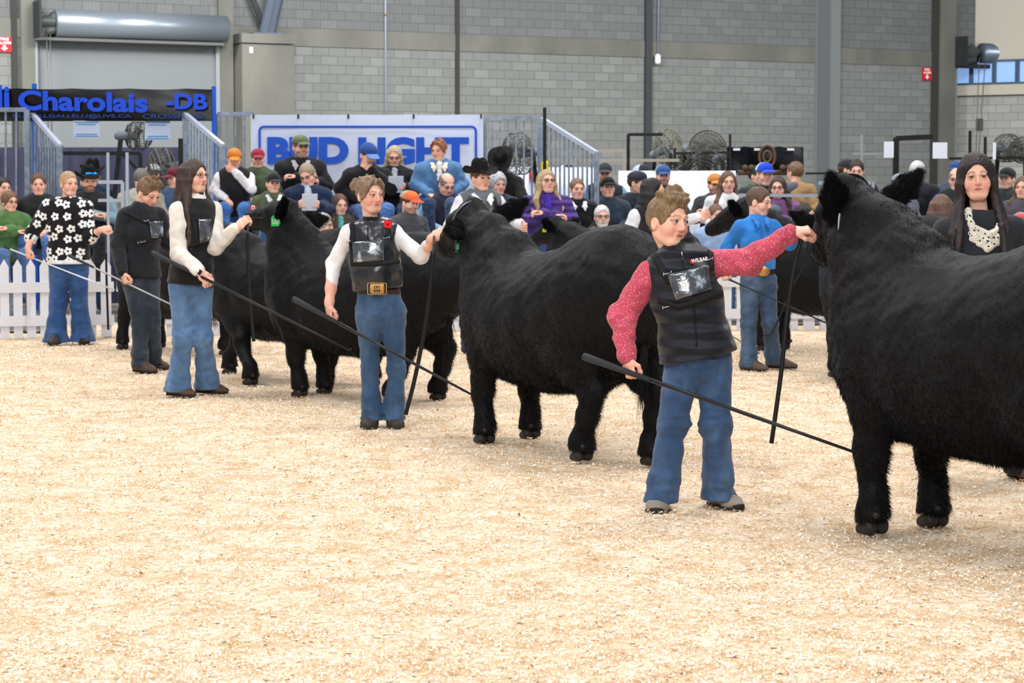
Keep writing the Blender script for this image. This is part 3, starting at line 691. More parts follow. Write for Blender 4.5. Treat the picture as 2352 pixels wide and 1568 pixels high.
I_ = np.arange(len(xs)-1)[:, None]*n+np.arange(n-1)[None, :]; Fq = np.stack([I_, I_+n, I_+n+1, I_+1], -1).reshape(-1, 4)
struct(obj('floor', (V, Fq), ground_mat()))
cm, ct = newmat('concrete_floor', (120, 118, 114), .8); ct.link(ct.ramp(ct.noise(1.2, 6, ct.coord()), [(.3, lin((104, 102, 98))), (.7, lin((134, 131, 126)))]), ct.b.inputs['Base Color'])
struct(obj('floor', ([(-40, 0, -.03), (40, 0, -.03), (40, 90, -.03), (-40, 90, -.03)], [(0, 1, 2, 3)]), cm))
# loose shavings lying on the surface
N = 150000; rg = np.random.default_rng(11); u = rg.random(N); yy = 6.2+15.3*u**1.6; hw = yy*.245+.5; xx = (rg.random(N)*2-1)*hw
P = np.stack([xx, yy, gheight(xx, yy)], 1); a = rg.random(N)*6.283; ln = rg.uniform(.005, .0145, N)*(.8+.25*yy/8); wd = ln*rg.uniform(.25, .6, N)
d = np.stack([np.cos(a), np.sin(a), rg.normal(0, .25, N)], 1); e = np.stack([-np.sin(a), np.cos(a), rg.normal(0, .45, N)], 1)
q = [P+d*ln[:, None]/2*sx+e*wd[:, None]/2*sy for sx, sy in ((-1, -1), (0, -1), (1, -1), (1, 1), (0, 1), (-1, 1))]
up = np.zeros((N, 3)); up[:, 2] = ln*rg.uniform(.05, .4, N); q[1] = q[1]+up; q[4] = q[4]+up
V = np.stack(q, 1).reshape(-1, 3); b = np.arange(N)[:, None]*6; Fq = np.concatenate([b+np.array([[0, 1, 4, 5]]), b+np.array([[1, 2, 3, 4]])]); V[:, 2] += .004
pal = .96*np.array([lin(c)[:3] for c in ((250, 238, 220), (243, 224, 196), (236, 208, 172), (222, 180, 132), (198, 148, 98), (252, 248, 242), (140, 110, 78))])
cc = pal[rg.choice(7, N, p=(.28, .28, .19, .10, .045, .10, .005))]; sm, st_ = newmat('loose_shaving', (240, 215, 180), .85, spec=.1)
va = st_.add('ShaderNodeVertexColor'); va.layer_name = 'Col'; st_.link(va.outputs[0], st_.b.inputs['Base Color'])
o = obj('wood_shavings', (V, Fq), sm, col=np.repeat(cc, 6, 0)); o['kind'] = 'stuff'; tag(o, 'pale loose wood shavings scattered over the whole show ring floor', 'wood shavings')
# ------------------------------------------------------------------ hall back wall, plane Y = 50.9 + .526 X
WM = .526; WY0 = 50.9; wd_ = nrm(A(1, WM, 0)); wn_ = A(wd_[1], -wd_[0], 0); WB = A(0, WY0, 0)   # wn_ faces the ring
def onwall(px, py, off=0.0):
    d = ray(px, py); o = A(0, 0, CAMZ); t = (WB+wn_*off-o).dot(wn_)/d.dot(wn_); return o+d*t
def wu(px, py=430): return (onwall(px, py)-WB).dot(wd_)
def wz(px, py, off=0): return onwall(px, py, off)[2]
def wp(u_, z, off=0): return WB+wd_*u_+wn_*off+A(0, 0, z)
def block_mat(name, base=(127, 130, 129), ribs=False, scale=1.0):
    m, t = newmat(name, base, .9, spec=.15); co = t.coord('UV')
    br = t.add('ShaderNodeTexBrick'); t.link(co, br.inputs['Vector']); br.inputs['Scale'].default_value = 1
    br.inputs['Brick Width'].default_value = .4; br.inputs['Row Height'].default_value = .2; br.inputs['Mortar Size'].default_value = .009; br.inputs['Mortar Smooth'].default_value = .3
    br.inputs['Color1'].default_value = lin(tuple(int(x*.96) for x in base)); br.inputs['Color2'].default_value = lin(tuple(min(255, int(x*1.10)) for x in base)); br.inputs['Bias'].default_value = -.45
    br.inputs['Mortar'].default_value = lin(tuple(int(x*.74) for x in base))
    n = t.noise(.5, 4, co); c = t.mix(t.math('MULTIPLY', n, .22), br.outputs[0], lin((110, 112, 108)))
    if ribs:
        wv = t.add('ShaderNodeTexWave'); wv.bands_direction = 'X'; wv.inputs['Scale'].default_value = 3.93; t.link(co, wv.inputs[0])
        c = t.mix(t.math('MULTIPLY', t.math('SUBTRACT', 1.0, wv.outputs[1]), .32), c, lin((92, 96, 96)))
    t.link(c, t.b.inputs['Base Color']); t.bump(br.outputs[1], -.4, .02); return m
def wallquad(name, u0, u1, z0, z1, mat, off=0.0, thick=.2, kind='structure', parent=None):
    v = []; 
    for o_ in (off, off-thick):
        v += [wp(u0, z0, o_), wp(u1, z0, o_), wp(u1, z1, o_), wp(u0, z1, o_)]
    f = [(0, 1, 2, 3), (7, 6, 5, 4), (4, 5, 1, 0), (1, 5, 6, 2), (2, 6, 7, 3), (3, 7, 4, 0)]
    o = obj(name, (v, f), mat, parent, smooth=False); me = o.data; uv = me.uv_layers.new(name='UVMap')
    for li, lp in enumerate(me.loops):
        p = np.array(me.vertices[lp.vertex_index].co)+(np.array(parent['_b']) if parent is not None else 0); uv.data[li].uv = ((p-WB).dot(wd_), p[2]+.02)
    if kind: o['kind'] = kind
    return o
bm_low = block_mat('block_smooth'); bm_up = block_mat('block_fluted', (112, 115, 116), True)
conc, tc = newmat('cast_concrete', (138, 136, 126), .9, spec=.15)
tc.link(tc.ramp(tc.noise(.9, 6, tc.mapv(tc.coord(), (1, 1, .5))), [(.3, lin((97, 98, 94))), (.7, lin((120, 120, 114)))]), tc.b.inputs['Base Color'])
Z1, Z2 = wz(900, 113), wz(900, 73); ZT = 9.6
uL = wu(80); uR_ = wu(502); uD0, uD1 = wu(2184), wu(2184)+4.4
zd = wz(300, 95)
def wallbits(nm, u0, u1, zlow):
    if zlow < Z1: wallquad(nm, u0, u1, zlow, Z1, bm_low)
    wallquad('trim_1', u0, u1, max(zlow, Z1)+.0, Z2, conc, .025, .2); wallquad(nm, u0, u1, Z2, ZT, bm_up)
wallbits('wall_back', wu(-260), uL, -.03); wallbits('wall_back', uL, uR_, Z1); wallbits('wall_back', uR_, uD0, -.03); wallbits('wall_back', uD0, uD1, Z1); wallbits('wall_back', uD1, uD1+3, -.03)
dark = simple('dark_steel', (46, 48, 52), .6); gap = simple('joint_dark', (58, 58, 56), .9)  # gap: flat dark grey for the wall joints
for i, (px, w_, c_, d_) in enumerate(((37, 13, gap, .05), (1050, 9, gap, .04), (1485, 14, simple('downpipe', (58, 62, 66), .6), .10), (2141, 13, gap, .07))):
    u0 = wu(px-w_/2); u1 = wu(px+w_/2); wallquad('trim_%d' % (i+2), u0, u1, -.03, ZT, c_, d_, d_+.02)
pier_c = simple('pier_grey', (118, 123, 124), .9); wallquad('trim_6', wu(1868), wu(1922), -.03, ZT, pier_c, .10, .12); wallquad('trim_6', wu(1870), wu(1896), -.03, ZT, simple('pier_dark', (98, 102, 104), .9), .13, .03)
for px0, px1, d_ in ((52, 82, .12), (502, 535, .10), (2150, 2183, .14)):
    wallquad('trim_6', wu(px0), wu(px1), -.03, ZT, conc, d_, d_+.02)
# the big concrete pier with the roof brace standing on it
pu0, pu1 = wu(538), wu(655); zp = wz(600, 82)
wallquad('trim_7', pu0, pu1, -.03, zp-.22, conc, .55, .56); wallquad('trim_7', pu0-.02, pu1+.05, zp-.20, zp, conc, .60, .61)
br = thing('roof_brace', wp((pu0+pu1)/2, zp, .4), 'blue-grey steel roof brace standing on the concrete pier', 'steel brace')
bs = simple('brace_steel', (86, 96, 112), .5, .2)
for a, b, w_ in ((wp(wu(592), zp, .45), wp(wu(628), zp+1.6, .5), .13), (wp(wu(612), zp, .30), wp(wu(648), zp+1.6, .35), .15)):
    s1 = nrm(np.cross(b-a, wn_))*.09; ps = [bar(a, b, .015, w_*1.7, s1)] + [bar(a+k*s1, b+k*s1, w_, .015, s1) for k in (-1, 1)]
    obj('channel', join(ps), bs, br, smooth=False)
obj('base_plate', box(wp((pu0+pu1)/2, zp+.015, .35), (.7, .5, .03), (wd_, wn_, A(0, 0, 1))), bs, br, smooth=False)
obj('cross_strut', bar(wp(wu(545), zp+1.4, .3), wp(wu(595), zp+.25, .3), .06, .12), dark, br, smooth=False)
tag(obj('card', box(onwall(577, 115, .57), (.08, .01, .13), (wd_, wn_, A(0, 0, 1))), simple('white_paper', (225, 232, 245), .7), smooth=False), 'small white card stuck high on the concrete pier', 'card')
# conduit and lamp
t = thing('wall_lamp', onwall(1511, 136, .1), 'small white wall lamp on a long conduit beside the dark downpipe', 'lamp')
obj('conduit', tube([onwall(1511, 130, .07), wp(wu(1511), ZT, .07)], .02, 8), simple('conduit', (150, 162, 178), .5, .3), t)
obj('lamp_shade', Shape().chain([(onwall(1511, 130, .12), .07), (onwall(1511, 141, .12), .075)], .02).build(.012), simple('lamp_white', (232, 232, 240), .4), t)
t = thing('wall_conduit', wp(wu(885), 1, .05), 'thin pale blue conduit running down the block wall above the banner', 'conduit')
obj('pipe', tube([wp(wu(885), .5, .05), wp(wu(885), ZT, .05)], .018, 8), simple('conduit', (150, 162, 178), .5, .3), t)
obj('clamp', box(onwall(885, 34, .06), (.05, .06, .03), (wd_, wn_, A(0, 0, 1))), simple('red_clamp', (150, 60, 55), .6), t, smooth=False)
# fire alarm signs
for px0, py0, px1, py1, lab in ((-10, 85, 29, 119, 'red fire alarm sign at the left edge of the block wall'), (2118, 156, 2140, 184, 'red fire alarm sign beside the right roller door')):
    a = onwall(px0, py1, .03); b = onwall(px1, py0, .03); w_ = (b-a).dot(wd_); h_ = b[2]-a[2]
    t = thing('alarm_sign', (a+b)/2, lab, 'sign'); obj('sign_panel', box((a+b)/2, (w_, .02, h_), (wd_, wn_, A(0, 0, 1))), simple('sign_red', (200, 28, 44), .5), t, smooth=False)
    up = A(0, 0, 1); o_ = a+wn_*.012; wt = simple('sign_white', (240, 238, 240), .5)
    obj('lettering', place2d(text_fit('FIRE', w_*.55, h_*.18, .004, .02), o_+wd_*w_*.225+up*h_*.76, wd_, up, wn_), wt, t, smooth=False)
    obj('lettering', place2d(text_fit('ALARM', w_*.78, h_*.18, .004, .02), o_+wd_*w_*.11+up*h_*.52, wd_, up, wn_), wt, t, smooth=False)
    ar = [(.5, .08), (.72, .28), (.58, .28), (.58, .45), (.42, .45), (.42, .28), (.28, .28)]
    vv = [o_+wd_*w_*x+up*h_*y for x, y in ar]; obj('arrow', (vv+[p+wn_*.004 for p in vv], [tuple(range(7)), tuple(range(7, 14))]), wt, t, smooth=False)
# roller doors
def ribbed(name, col, sc):
    m, t_ = newmat(name, col, .55, .1); wv = t_.add('ShaderNodeTexWave'); wv.bands_direction = 'Z'; wv.inputs['Scale'].default_value = sc; t_.link(t_.coord(), wv.inputs[0])
    t_.bump(wv.outputs[1], .2, .008); return m
galv, tg = newmat('galvanised', (140, 150, 160), .36, .6); tg.bump(tg.noise(3, 3, tg.coord()), .15, .02)
zc = wz(300, 62); t = thing('roller_door', wp((uL+uR_)/2, 0, 0), 'closed grey roller shutter door with a silver drum above it', 'roller door')
obj('shutter_curtain', box(wp((uL+uR_)/2, (Z1+.1)/2, .02), (uR_-uL, .06, Z1+.1), (wd_, wn_, A(0, 0, 1))), ribbed('shutter', (116, 121, 124), 7.0), t, smooth=False)
obj('drum', tube([wp(wu(122), zc+.0, .32), wp(wu(510), zc+.0, .32)], .29, 32), galv, t)
obj('hood', bar(wp(uL, zc-.33, .25), wp(uR_, zc-.33, .25), .35, .06), simple('hood_grey', (96, 98, 98), .7), t, smooth=False)  # plain mid-grey bar below the drum
for u_ in (uL+.03, uR_-.03): obj('guide_rail', box(wp(u_, (Z1+.1)/2, .07), (.09, .09, Z1+.1), (wd_, wn_, A(0, 0, 1))), simple('rail_steel', (140, 148, 152), .5, .3), t, smooth=False)
def motor(p, t, flip=1):
    s = Shape(); X = wd_*flip
    s.add(ecap(p, p+X*.3, .13), .02).add(ecap(p+X*.1-A(0, 0, .2), p+X*.32-A(0, 0, .15), .09), .02).add(ecap(p+X*.25+A(0, 0, .12), p+X*.42+A(0, 0, .05), .10), .02).add(ecap(p-A(0, 0, .3), p+A(0, 0, .15), .06), .02)
    obj('motor', s.build(.02), simple('motor_dark', (70, 76, 74), .5, .2), t)
    obj('bracket', box(p-X*.1+A(0, 0, .05), (.05, .5, .75), (wd_, wn_, A(0, 0, 1))), dark, t, smooth=False)
motor(wp(wu(92), zc+.02, .35), t)
obj('chain', join([tube([wp(wu(x), zc-.1, .4), wp(wu(x+1), 1.6, .4)], .014, 5) for x in (100, 108)]), simple('chain_steel', (110, 112, 112), .5, .5), t)
zc2 = wz(2260, 135); t = thing('roller_door', wp(uD0+2, 0, 0), 'raised roller door drum over the opening at the right edge', 'roller door')
obj('drum', tube([wp(wu(2232), zc2+.12, .32), wp(uD1, zc2+.12, .32)], .26, 32), simple('drum_steel', (112, 124, 140), .35, .6), t)
obj('bottom_rail', bar(wp(uD0, zc2-.22, .2), wp(uD1, zc2-.22, .2), .25, .10), dark, t, smooth=False); motor(wp(wu(2190), zc2+.1, .35), t)
for u_ in (uD0+.03,): obj('guide_rail', box(wp(u_, 2.3, .05), (.10, .10, 4.6), (wd_, wn_, A(0, 0, 1))), simple('rail_steel', (140, 148, 152), .5, .3), t, smooth=False)
obj('chain', join([tube([wp(wu(2222+x), zc2, .4), wp(wu(2216+x*.3), 1.5, .4)], .012, 5) for x in (0, 14)]), simple('chain_steel', (110, 112, 112), .5, .5), t)
# annex seen through the right opening: a wall turned the other way, with a strip of windows
AN0 = wp(uD0-.8, 0, -2.6); ad = nrm(A(1, -.62, 0)); an = A(ad[1], -ad[0], 0)
if an[1] > 0: an = -an
def annex(px, py, off=0.0):
    d = ray(px, py); o = A(0, 0, CAMZ); tt = (AN0+an*off-o).dot(an)/d.dot(an); return o+d*tt
def aq(name, u0, u1, z0, z1, mat, off=0, th=.15, kind='structure', parent=None):
    P_ = lambda u_, z, o_: AN0+ad*u_+an*o_+A(0, 0, z); v = []
    for o_ in (off, off-th): v += [P_(u0, z0, o_), P_(u1, z0, o_), P_(u1, z1, o_), P_(u0, z1, o_)]
    o = obj(name, (v, [(0, 1, 2, 3), (7, 6, 5, 4), (4, 5, 1, 0), (1, 5, 6, 2), (2, 6, 7, 3), (3, 7, 4, 0)]), mat, parent, smooth=False); me = o.data; uv = me.uv_layers.new(name='UVMap')
    for li, lp in enumerate(me.loops):
        p = np.array(me.vertices[lp.vertex_index].co)+(np.array(parent['_b']) if parent is not None else 0); uv.data[li].uv = ((p-AN0).dot(ad), p[2])
    if kind: o['kind'] = kind
    return o
zw0, zw1, zb = annex(2260, 192)[2], annex(2260, 158)[2]+.2, annex(2260, 222)[2]
aq('wall_right', -3, 9, -.03, zb, block_mat('annex_block', (166, 168, 164))); light_c = simple('pale_concrete', (186, 182, 168), .9); aq('trim_8', -3, 9, zb+.04, zw0, light_c, .02)
aq('trim_8', -3, 9, zb, zb+.04, gap, .0); aq('wall_right', -3, 9, zw1, 6.5, light_c)
wf = simple('window_frame', (60, 84, 104), .5); glm, glt = newmat('sky_window', (120, 150, 200), .1, spec=.5); glt.b.inputs['Emission Color'].default_value = lin((138, 172, 222)); glt.b.inputs['Emission Strength'].default_value = .75
uw = (annex(2190, 175)-AN0).dot(ad); k = 0
for i in range(8):
    a_ = uw-.1+i*.62; wo = aq('window_%d' % (i+1), a_, a_+.55, zw0, zw1, glm, -.05, .02)
    fr = [bar(AN0+ad*(a_-.03)+A(0, 0, z_), AN0+ad*(a_+.58)+A(0, 0, z_), .08, .05) for z_ in (zw0, zw1)]+[bar(AN0+ad*u_+A(0, 0, zw0), AN0+ad*u_+A(0, 0, zw1), .08, .05) for u_ in (a_-.02, a_+.57)]
    obj('window_frame', join(fr), wf, wo, smooth=False)
aq('wall_vent', *(lambda a, b: ((a-AN0).dot(ad), (b-AN0).dot(ad), a[2], b[2]))(annex(2242, 300), annex(2258, 272)), simple('vent_dark', (70, 72, 72), .8), .03, .04, None)
tag(bpy.data.objects['wall_vent'], 'small dark square vent in the block wall through the right opening', 'vent')
# ------------------------------------------------------------------ the cattle in the ring
def mid(*q): p = [G(*x) for x in q]; return sum(p)/len(p)
def feetof(**k): return {a: G(*b) for a, b in k.items()}
cA = cow(mid((1112, 1018), (1218, 1007)), (-.52, .855), 1.0, 'black heifer between the girl in the leather vest and the boy in pink', h=.012,
         feet=feetof(fl=(1112, 1018), fr=(1217, 1007), hl=(1335, 1058), hr=(1497, 1068)), fur=70000, seed=2, hy=6, hf=.07, ears={'l': (-.80, .55, -.30), 'r': (-.10, -.92, .42)}, pitch=2, tag_=('l', ((30, 140, 110), .04, .085, 'USF'), A(.9, -.5, 0), -.02, -.05))
cB = cow(mid((680, 911), (732, 906)), (-.80, .60), .92, 'black heifer whose near ear holds a bright green tag', h=.013,
         feet=feetof(fl=(688, 911), fr=(745, 905), hr=(1006, 918), hl=(900, 926)), fur=45000, seed=3, hy=2, hf=-.12, headup=.11, pitch=20, ears={'l': (-.62, .45, .42), 'r': (-.35, -.93, -.10)}, tag_=('l', ((50, 200, 100), .07, .09, 'USF'), A(.25, -1, 0), .06, -.03))
cC = cow(mid((548, 870), (575, 870)), (-.78, .62), .92, 'black heifer behind the woman in the white sweater, its head out of sight', h=.015,
         feet=feetof(fl=(575, 884), fr=(527, 860)), fur=24000, seed=4, hy=20, headup=-.06)
cD = cow(mid((318, 801), (348, 799)), (-.62, .78), .90, 'black heifer behind the boy in the black jacket', h=.017, feet=feetof(fl=(281, 802)), fur=12000, seed=5, hy=80, hf=-.16, headup=-.14, ear=.7, earlen=.7)
cE = cow(mid((2003, 1226), (2140, 1209)), (-.52, .855), 1.08, 'large black heifer nearest the camera, cut off by the right edge', h=.0125,
         feet=feetof(fl=(2003, 1226), fr=(2142, 1209)), fur=110000, seed=6, hy=12, hf=-.01, headup=.02, ear=.95, ears={'l': (-.40, .42, .84), 'r': (-.15, -.90, .70)}, roll=22, pitch=-6, earlow=-.06, earlen=.86, tag_=('l', ((190, 200, 190), .03, .09, ''), A(.9, -.5, 0), -.03, -.02))
cF = cow(G(1962, 868), (-.30, .954), 1.0, 'black heifer half hidden behind the large one, only chest and foreleg showing', h=.016, feet=feetof(fl=(1919, 866)), fur=16000, seed=7, hy=40, headup=-.1)
cG = cow(G(1785, 806), (-.88, .47), .98, 'black heifer standing behind the boy in the blue shirt, head stretched left', h=.016, feet=feetof(fl=(1749, 806)), fur=16000, seed=8, hy=10)
cH = cow(G(1335, 775), (-.80, .60), .88, 'black heifer with a round yellow ear tag, seen over the centre heifer', h=.016, fur=12000, seed=9, headup=-.06, tag_=('l', ((215, 220, 40), .045, .05, ''), A(0, -1, 0), .06, -.02))
halter(cA[1], 1.0, 'show halter on the centre heifer beside the girl with the bun')
halter(cB[1], .98, 'show halter on the heifer with the bright green tag', pc=(40, 42, 46))
halter(cE[1], 1.08, 'show halter on the large heifer nearest the camera', pc=(30, 32, 36))
halter(cG[1], .98, 'show halter on the heifer behind the boy in the blue shirt', pc=(40, 42, 46))
# ------------------------------------------------------------------ the handlers in the ring
UPZ = A(0, 0, 1)
def dress(name_label, S_):
    """one standing handler from joints given as (px, py, dY) around depth Y"""
    Y = S_['Y']; sc = S_['sc']; J = lambda q: W(q[0], q[1], Y+(q[2] if len(q) > 2 else 0))
    pel = J(S_['pel']); nk = J(S_['neck']); yaw = radians(S_['yaw']); Sx, Fx, _ = frame(yaw, 0)
    feet = [G(*f[:2]) for f in S_['feet']]; base = sum(feet)/2; base[2] = 0
    t = thing('person', base, name_label, 'person', None); h = S_.get('h', .006); t['_h'] = h
    sw = S_.get('sw', .19)*sc; tilt = S_.get('tilt', 0)
    shs = {'a': nk-A(0, 0, .062*sc)-Sx*sw+A(0, 0, tilt), 'b': nk-A(0, 0, .062*sc)+Sx*sw-A(0, 0, tilt)}
    H = Head(J(S_['head']), S_['hyaw'], S_.get('hp', 0), S_.get('hr', 0), S_.get('hsc', sc), S_.get('male', True))
    tone = S_.get('tone', SKIN)
    hs = Shape(); H.shape(hs, nk+A(0, 0, -.02)-.01*Fx); hv, hf = hs.build(S_.get('hh', .0028)); hc = H.color(hv, tone, S_.get('brow', (95, 70, 50)), S_.get('lip', (198, 118, 112)), S_.get('blush', .35), S_.get('beard'))
    ev, ef, ec = H.eyes(S_.get('eye', (62, 66, 72)), *S_.get('gaze', (0, 0)), n=20)
    pcs = [(hv, hf), (ev, ef)]; cls = [hc, ec]
    arms = {}
    for key in 'ab':
        q = S_['arm'+key]; e = J(q['e']); wr = J(q['w']); arms[key] = (shs[key], e, wr)
        s = Shape(); r = q.get('r', 1)*sc
        s.chain([(lerp(e, wr, .25), .036*r), (lerp(e, wr, .6), .032*r), (lerp(e, wr, .9), (.025*r, .022*r)), (wr, (.026*r, .020*r))], .02)
        if q.get('hand', True):
            s2 = Shape(); dd = nrm(lerp(nrm(wr-e), nrm(A(*q['d'])), 1.0)) if 'd' in q else nrm(wr-e)
            hand(s, wr, dd, A(*q['pn']), A(*q['th']), q.get('curl', (72, 78, 45)), sc*q.get('hs', 1.0), q.get('thumb', 'grip'))
        av, af = s.build(.0032 if S_.get('fine', True) else .006); pcs.append((av, af)); tn = q.get('tone', tone); cls.append(np.tile(np.array(lin(tn)[:3])*A(1, .93, .92), (len(av), 1)))
    s = Shape(); torso(s, pel, nk, Sx, Fx, -.022, sc*S_.get('tw', 1), sc, sh=(shs['a'], shs['b']), shr=.045)
    for key in 'ab': arm(s, *arms[key], r=(.040*sc, .034*sc, .026*sc), grow=0)
    hips = {}
    for key, kn, ft, sg in (('a', S_['kna'], feet[0], -1), ('b', S_['knb'], feet[1], 1)):
        hp_ = pel+Sx*sg*.085*sc*S_.get('tw', 1)-A(0, 0, .02); k_ = J(kn); an_ = ft+A(0, 0, .09*sc); hips[key] = (hp_, k_, an_)
        leg(s, hp_, k_, an_, (.070*sc, .048*sc, .042*sc, .036*sc), Sx)
    bv, bf = s.build(.014); pcs.append((bv, bf)); cls.append(np.tile(lin(tone)[:3], (len(bv), 1)))
    body_mesh(t, pcs, cls)
    return t, H, dict(pel=pel, nk=nk, S=Sx, F=Fx, sh=shs, arms=arms, hips=hips, feet=feet, sc=sc, h=h, tw=S_.get('tw', 1))
def jeans(t, B, mat, r=(.098, .070, .066, .072), hemz=.02, h=None, fl=.72, amp=.005, name='jeans', gap_=.0, top=.10, flat=1.0):
    s = Shape(); sc = B['sc']; h = h or B['h']
    s.chain([(lerp(B['pel'], B['nk'], top)+0, (.150*sc*B['tw'], .108*sc*flat)), (B['pel']-A(0, 0, .03), (.168*sc*B['tw'], .120*sc*flat))], .05, B['S'])
    ks = []; lz = 9
    for i, key in enumerate('ab'):
        hp_, kn, an = B['hips'][key]; an = an-A(0, 0, .09*sc-hemz)
        leg(s, hp_, kn, an, tuple(x*sc for x in r), B['S'], .035, fl); ks += [(kn, .10*sc), (an+A(0, 0, .06), .09*sc), (hp_-A(0, 0, .02), .09*sc)]
    def dd(X, Y, Z):
        wgt = 0
        for c, rr in ks: wgt = wgt+np.exp(-(((Z-c[2])/rr)**2)-(((X-c[0])/(rr*1.6))**2))
        return (amp*.35+amp*np.clip(wgt, 0, 1.3))*(wn(X*.8+.45*Z, Y*.8-.3*Z, Z*.95-.5*X, 30, 2.1)+.35*wn(X-.6*Z, Y, Z*1.2+.6*X, 62, 1.0))
    s.disp(dd)
    s.cut(A(0, 0, min(B['feet'][0][2], B['feet'][1][2])+hemz), (0, 0, -1), .004).cut(lerp(B['pel'], B['nk'], top+.03), nrm(B['nk']-B['pel']), .006)
    v, f = s.build(h); o = obj(name, (v, f), mat, t); return (v, f), o
def top_(t, B, mat, name, grow=.014, lo=-.08, hi=.94, sleeves=True, arms='ab', slr=(.062, .056, .042), upto=1.0, amp=.004, collar=0.0, hem=None, waist=1.0, td=1.0, belly=0.0, h=None, fq=26, shoulder=True, cuffcut=True, neckcut=None):
    s = Shape(); sc = B['sc']; torso(s, B['pel'], B['nk'], B['S'], B['F'], grow, sc*B['tw'], sc*td, lo=lo-.12, hi=hi, sh=(B['sh']['a'], B['sh']['b']) if shoulder else None, waist=waist, belly=belly, shr=.050)
    if collar: s.add(ecap(B['nk']-A(0, 0, .05), B['nk']+A(0, 0, collar), (.078*sc, .07*sc), (.066*sc, .064*sc), B['S']), .03)
    if sleeves:
        for k_ in arms:
            a, e, w_ = B['arms'][k_]; arm(s, a, e, lerp(e, w_, upto), r=tuple(x*sc for x in slr), k=.025)
    s.add(ecap(lerp(B['pel'], B['nk'], lo-.10), lerp(B['pel'], B['nk'], lo+.15), (.158*sc*B['tw']+grow, .115*sc*td+grow), (.150*sc*B['tw']+grow, .112*sc*td+grow), B['S']), .05)
    els = [(B['arms'][k_][1], .09) for k_ in arms]+[(lerp(B['arms'][k_][1], B['arms'][k_][2], .8), .06) for k_ in arms]
    def dd(X, Y, Z):
        wgt = 0
        for c, rr in els: wgt = wgt+np.exp(-((X-c[0])**2+(Z-c[2])**2)/rr**2)
        return amp*(.55+.9*np.clip(wgt, 0, 1))*(wn(X*.8, Y*.8, Z, fq, 3.3)+.4*wn(X, Y, Z, fq*2, 1.7))
    s.disp(dd)
    ax = nrm(B['nk']-B['pel']); s.cut(lerp(B['pel'], B['nk'], lo) if hem is None else hem, -ax, .005)
    if neckcut is None and not collar: s.sub(ecap(B['nk']-A(0, 0, .01)+.0*B['F'], B['nk']+A(0, 0, .2), .062*sc, .08*sc), .01)
    elif collar: s.sub(ecap(B['nk']+A(0, 0, collar*.3), B['nk']+A(0, 0, .2), .052*sc, .075*sc), .008)
    v, f = s.build(h or B['h'])
    return (v, f), obj(name, (v, f), mat, t)
def vest_(t, B, mat, name='vest', grow=.022, lo=-.08, hi=.94, amp=.004, collar=0.0, arms='ab', h=None, fq=26, td=1.0, waist=1.0, hole=.070, belly=0.):
    """sleeveless: torso with arm holes"""
    s = Shape(); sc = B['sc']; torso(s, B['pel'], B['nk'], B['S'], B['F'], grow, sc*B['tw'], sc*td, lo=lo-.12, hi=hi, sh=(lerp(B['sh']['a'], B['sh']['b'], .10), lerp(B['sh']['a'], B['sh']['b'], .90)), shr=.052, waist=waist, belly=belly)
    s.add(ecap(lerp(B['pel'], B['nk'], lo-.10), lerp(B['pel'], B['nk'], lo+.15), (.158*sc*B['tw']+grow, .115*sc*td+grow), (.150*sc*B['tw']+grow, .112*sc*td+grow), B['S']), .05)
    if collar: s.add(ecap(B['nk']-A(0, 0, .05), B['nk']+A(0, 0, collar), (.082*sc, .075*sc), (.074*sc, .070*sc), B['S']), .03)
    for k_, sg in (('a', -1), ('b', 1)):
        a, e, w_ = B['arms'][k_]; c = B['sh'][k_]+B['S']*sg*.035*sc; s.sub(ell(c-A(0, 0, .035), (hole*.62*sc, hole*1.5*sc, hole*1.55*sc), (B['S'], B['F'], UPZ)), .012)
    s.disp(lambda X, Y, Z: amp*(wn(X*.8, Y*.8, Z, fq, 5.3)+.4*wn(X, Y, Z, fq*2, 1.7)))
    s.cut(lerp(B['pel'], B['nk'], lo), -nrm(B['nk']-B['pel']), .005)
    s.sub(ecap(B['nk']+A(0, 0, collar*.3-.01), B['nk']+A(0, 0, .2), (.056 if collar else .064)*sc, .08*sc), .008)
    v, f = s.build(h or B['h']); return (v, f), obj(name, (v, f), mat, t)
def strap(name, geo, px, wd, mat, t, th=.004, n=18, lift=.002):
    b = bvh_of(geo) if not isinstance(geo, BVHTree) else geo; P = []; N = []
    for i in range(len(px)-1):
        for k in range(n//(len(px)-1)+1):
            q = lerp(px[i], px[i+1], k/(n//(len(px)-1)+1)); p, nn = hit(b, *q)
            if p is not None: P.append(p-nrm(ray(*q))*lift); N.append(nn)
    p, nn = hit(b, *px[-1])
    if p is not None: P.append(p-nrm(ray(*px[-1]))*lift); N.append(nn)
    if len(P) < 2: return None
    P = np.array(P); N = np.array(N); P[1:-1] = (P[:-2]+2*P[1:-1]+P[2:])/4; N[1:-1] = N[:-2]+N[1:-1]+N[2:]
    return obj(name, ribbon(P, N, wd, th), mat, t)
